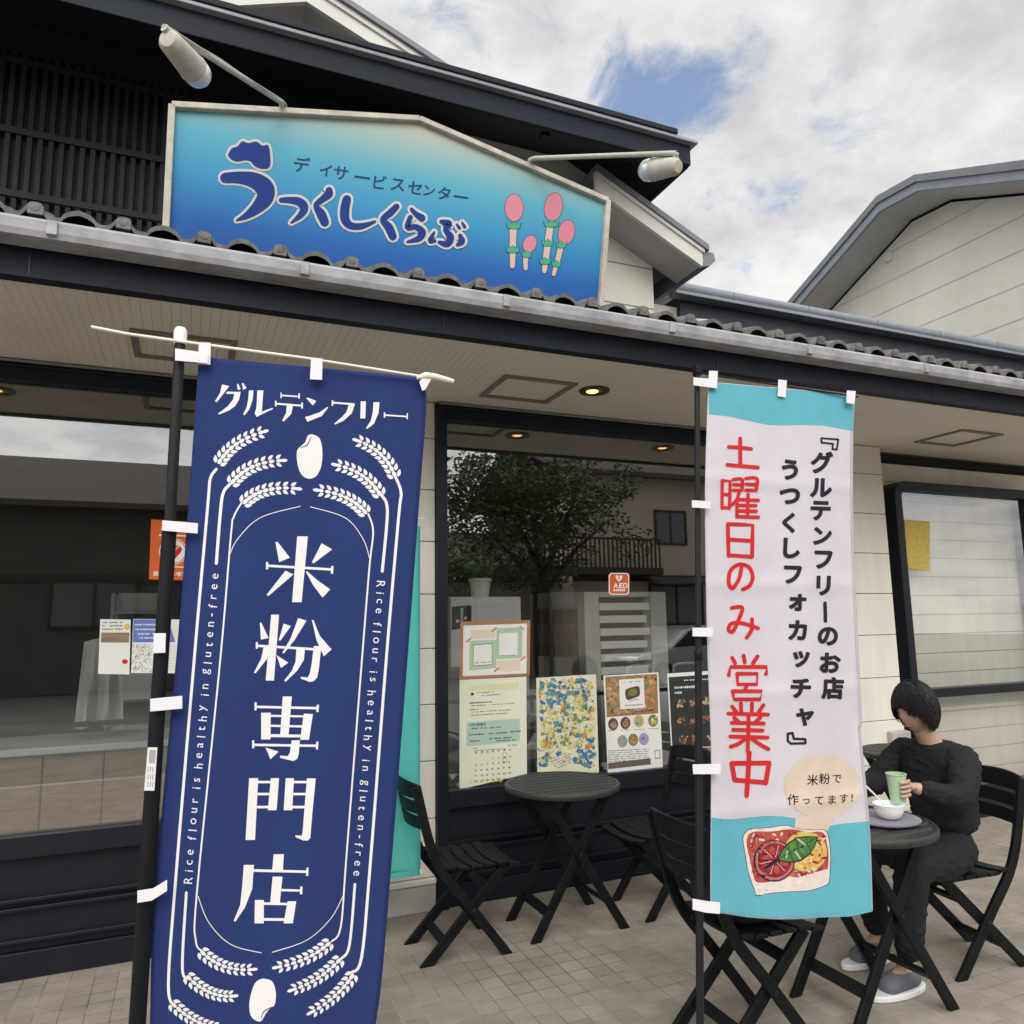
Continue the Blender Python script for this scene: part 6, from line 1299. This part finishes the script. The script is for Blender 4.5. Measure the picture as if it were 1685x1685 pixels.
for (ax_, ay_, tx_, ty_) in ((-.46, -.12, -.66, -.13), (-.34, .14, -.54, .15)):
    skin_mesh('shoe', [(Vector(V3(ax_+.05, ay_, .055)), (.045, .045)), (Vector(V3(ax_-.02, ay_, .062)), (.052, .052)), (Vector(V3((ax_+tx_)/2-.02, (ay_+ty_)/2, .048)), (.048, .042)), (Vector(V3(tx_+.03, ty_, .038)), (.044, .030))], [(0, 1), (1, 2), (2, 3)], mat('grey_canvas', (.12, .13, .15), .8), ps)
    so_ = MB(); pts = []
    for i in range(20): a_ = 2*pi*i/20; pts.append((PX+(ax_+tx_)/2+.02+cos(a_)*.155, PY+(ay_+ty_)/2+sin(a_)*.052, .002))
    so_.prism(pts, (0, 0, .026)); so_.build('sole', M['white_plastic'], ps, bevel=.006)
hr_ = MB(); vs = []; n, mm = 30, 16
for j in range(mm+1):
    for i in range(n):
        th = 2*pi*i/n; front = .5-.5*cos(th)            # 1 at the back (theta=pi), 0 at the face
        low = -.15+.0 if front > .35 else .32
        low = .46*(1-min(1, front/.40))+(-.62)*min(1, front/.40)
        zq = 1-(1-low)*j/mm; rr_ = sqrt(max(0, 1-zq*zq)); q = Vector((-cos(th)*rr_, sin(th)*rr_, zq))
        k_ = 1.12+.05*noise.noise(q*5)+(.05 if front < .3 and j > mm-4 else 0); b_ = head+tilt @ Vector((q.x*.098*k_, q.y*.076*k_*1.04, q.z*.118*k_)); vs.append(b_)
hr_.add(vs, [(j*n+i, j*n+(i+1) % n, (j+1)*n+(i+1) % n, (j+1)*n+i) for j in range(mm) for i in range(n)]); o = hr_.build('hair', M['hair'], ps, smooth=True); sd = o.modifiers.new('thick', 'SOLIDIFY'); sd.thickness = .012; sd.offset = -1
st_ = MB(); R6 = random.Random(2)
for i in range(1500):
    th = R6.uniform(0, 2*pi); front = .5-.5*cos(th); low = .46*(1-min(1, front/.40))+(-.62)*min(1, front/.40)
    z0 = R6.uniform(low+.05, .99); ln = R6.uniform(.30, .55); pts = []
    for k in range(4):
        zq = max(z0-ln*k/3*(.6+.4*k/3), low-.12+R6.uniform(-.03, .03)) if k else z0
        rr_ = sqrt(max(0, 1-zq*zq)); a_ = th+.10*k*R6.uniform(-.6, .6); k_ = 1.17+.02*R6.random()+(.03 if k == 3 else 0)
        pts.append(head+tilt @ Vector((-cos(a_)*rr_*.098*k_, sin(a_)*rr_*.076*k_*1.04, zq*.118*k_)))
    st_.tube(pts, [.0022, .0028, .0022, .0006], 4)
st_.build('hair_strands', M['hair'], o, smooth=True)
for s_ in (-1, 1):
    bq = [headpt((-sqrt(max(0, 1-y*y-.06)), y*s_, .22+.03*sin((y-.2)*5))) for y in (.20, .34, .5)]
    MB().tube([q+tilt @ Vector((-.003, 0, 0)) for q in bq], [.003, .004, .002], 6).build('eyebrow', M['hair'], ps, smooth=True)
mq = [headpt((-sqrt(max(0, 1-y*y-.23)), y, -.47)) for y in (-.22, -.08, .08, .22)]
MB().tube([q+tilt @ Vector((-.004, 0, 0)) for q in mq], [.002, .0045, .0045, .002], 8).build('lips', mat('lip', (.38, .15, .12), .5), ps, smooth=True)
for s_ in (-.38, .38):
    q = headpt((-sqrt(1-s_*s_*.9-.0025), s_, .05)); MB().lathe([(0, -.004), (.007, -.003), (.011, 0), (.007, .003), (0, .004)], q+tilt @ Vector((-.002, 0, 0)), (1, 0, .4), 10).build('eye', M['ink'], ps, smooth=True)
cu = thing('drink_cup', 'pale green plastic cup held in the hand of the person', 'cup', tuple(cup_c))
MB().lathe([(0, 0), (.030, 0), (.0405, .115), (.043, .117), (.043, .121), (.038, .121), (.029, .004), (0, .004)], cup_c, n=30).build('cup_body', mat('pale_green_plastic', (.40, .55, .36), .35), cu, smooth=True)
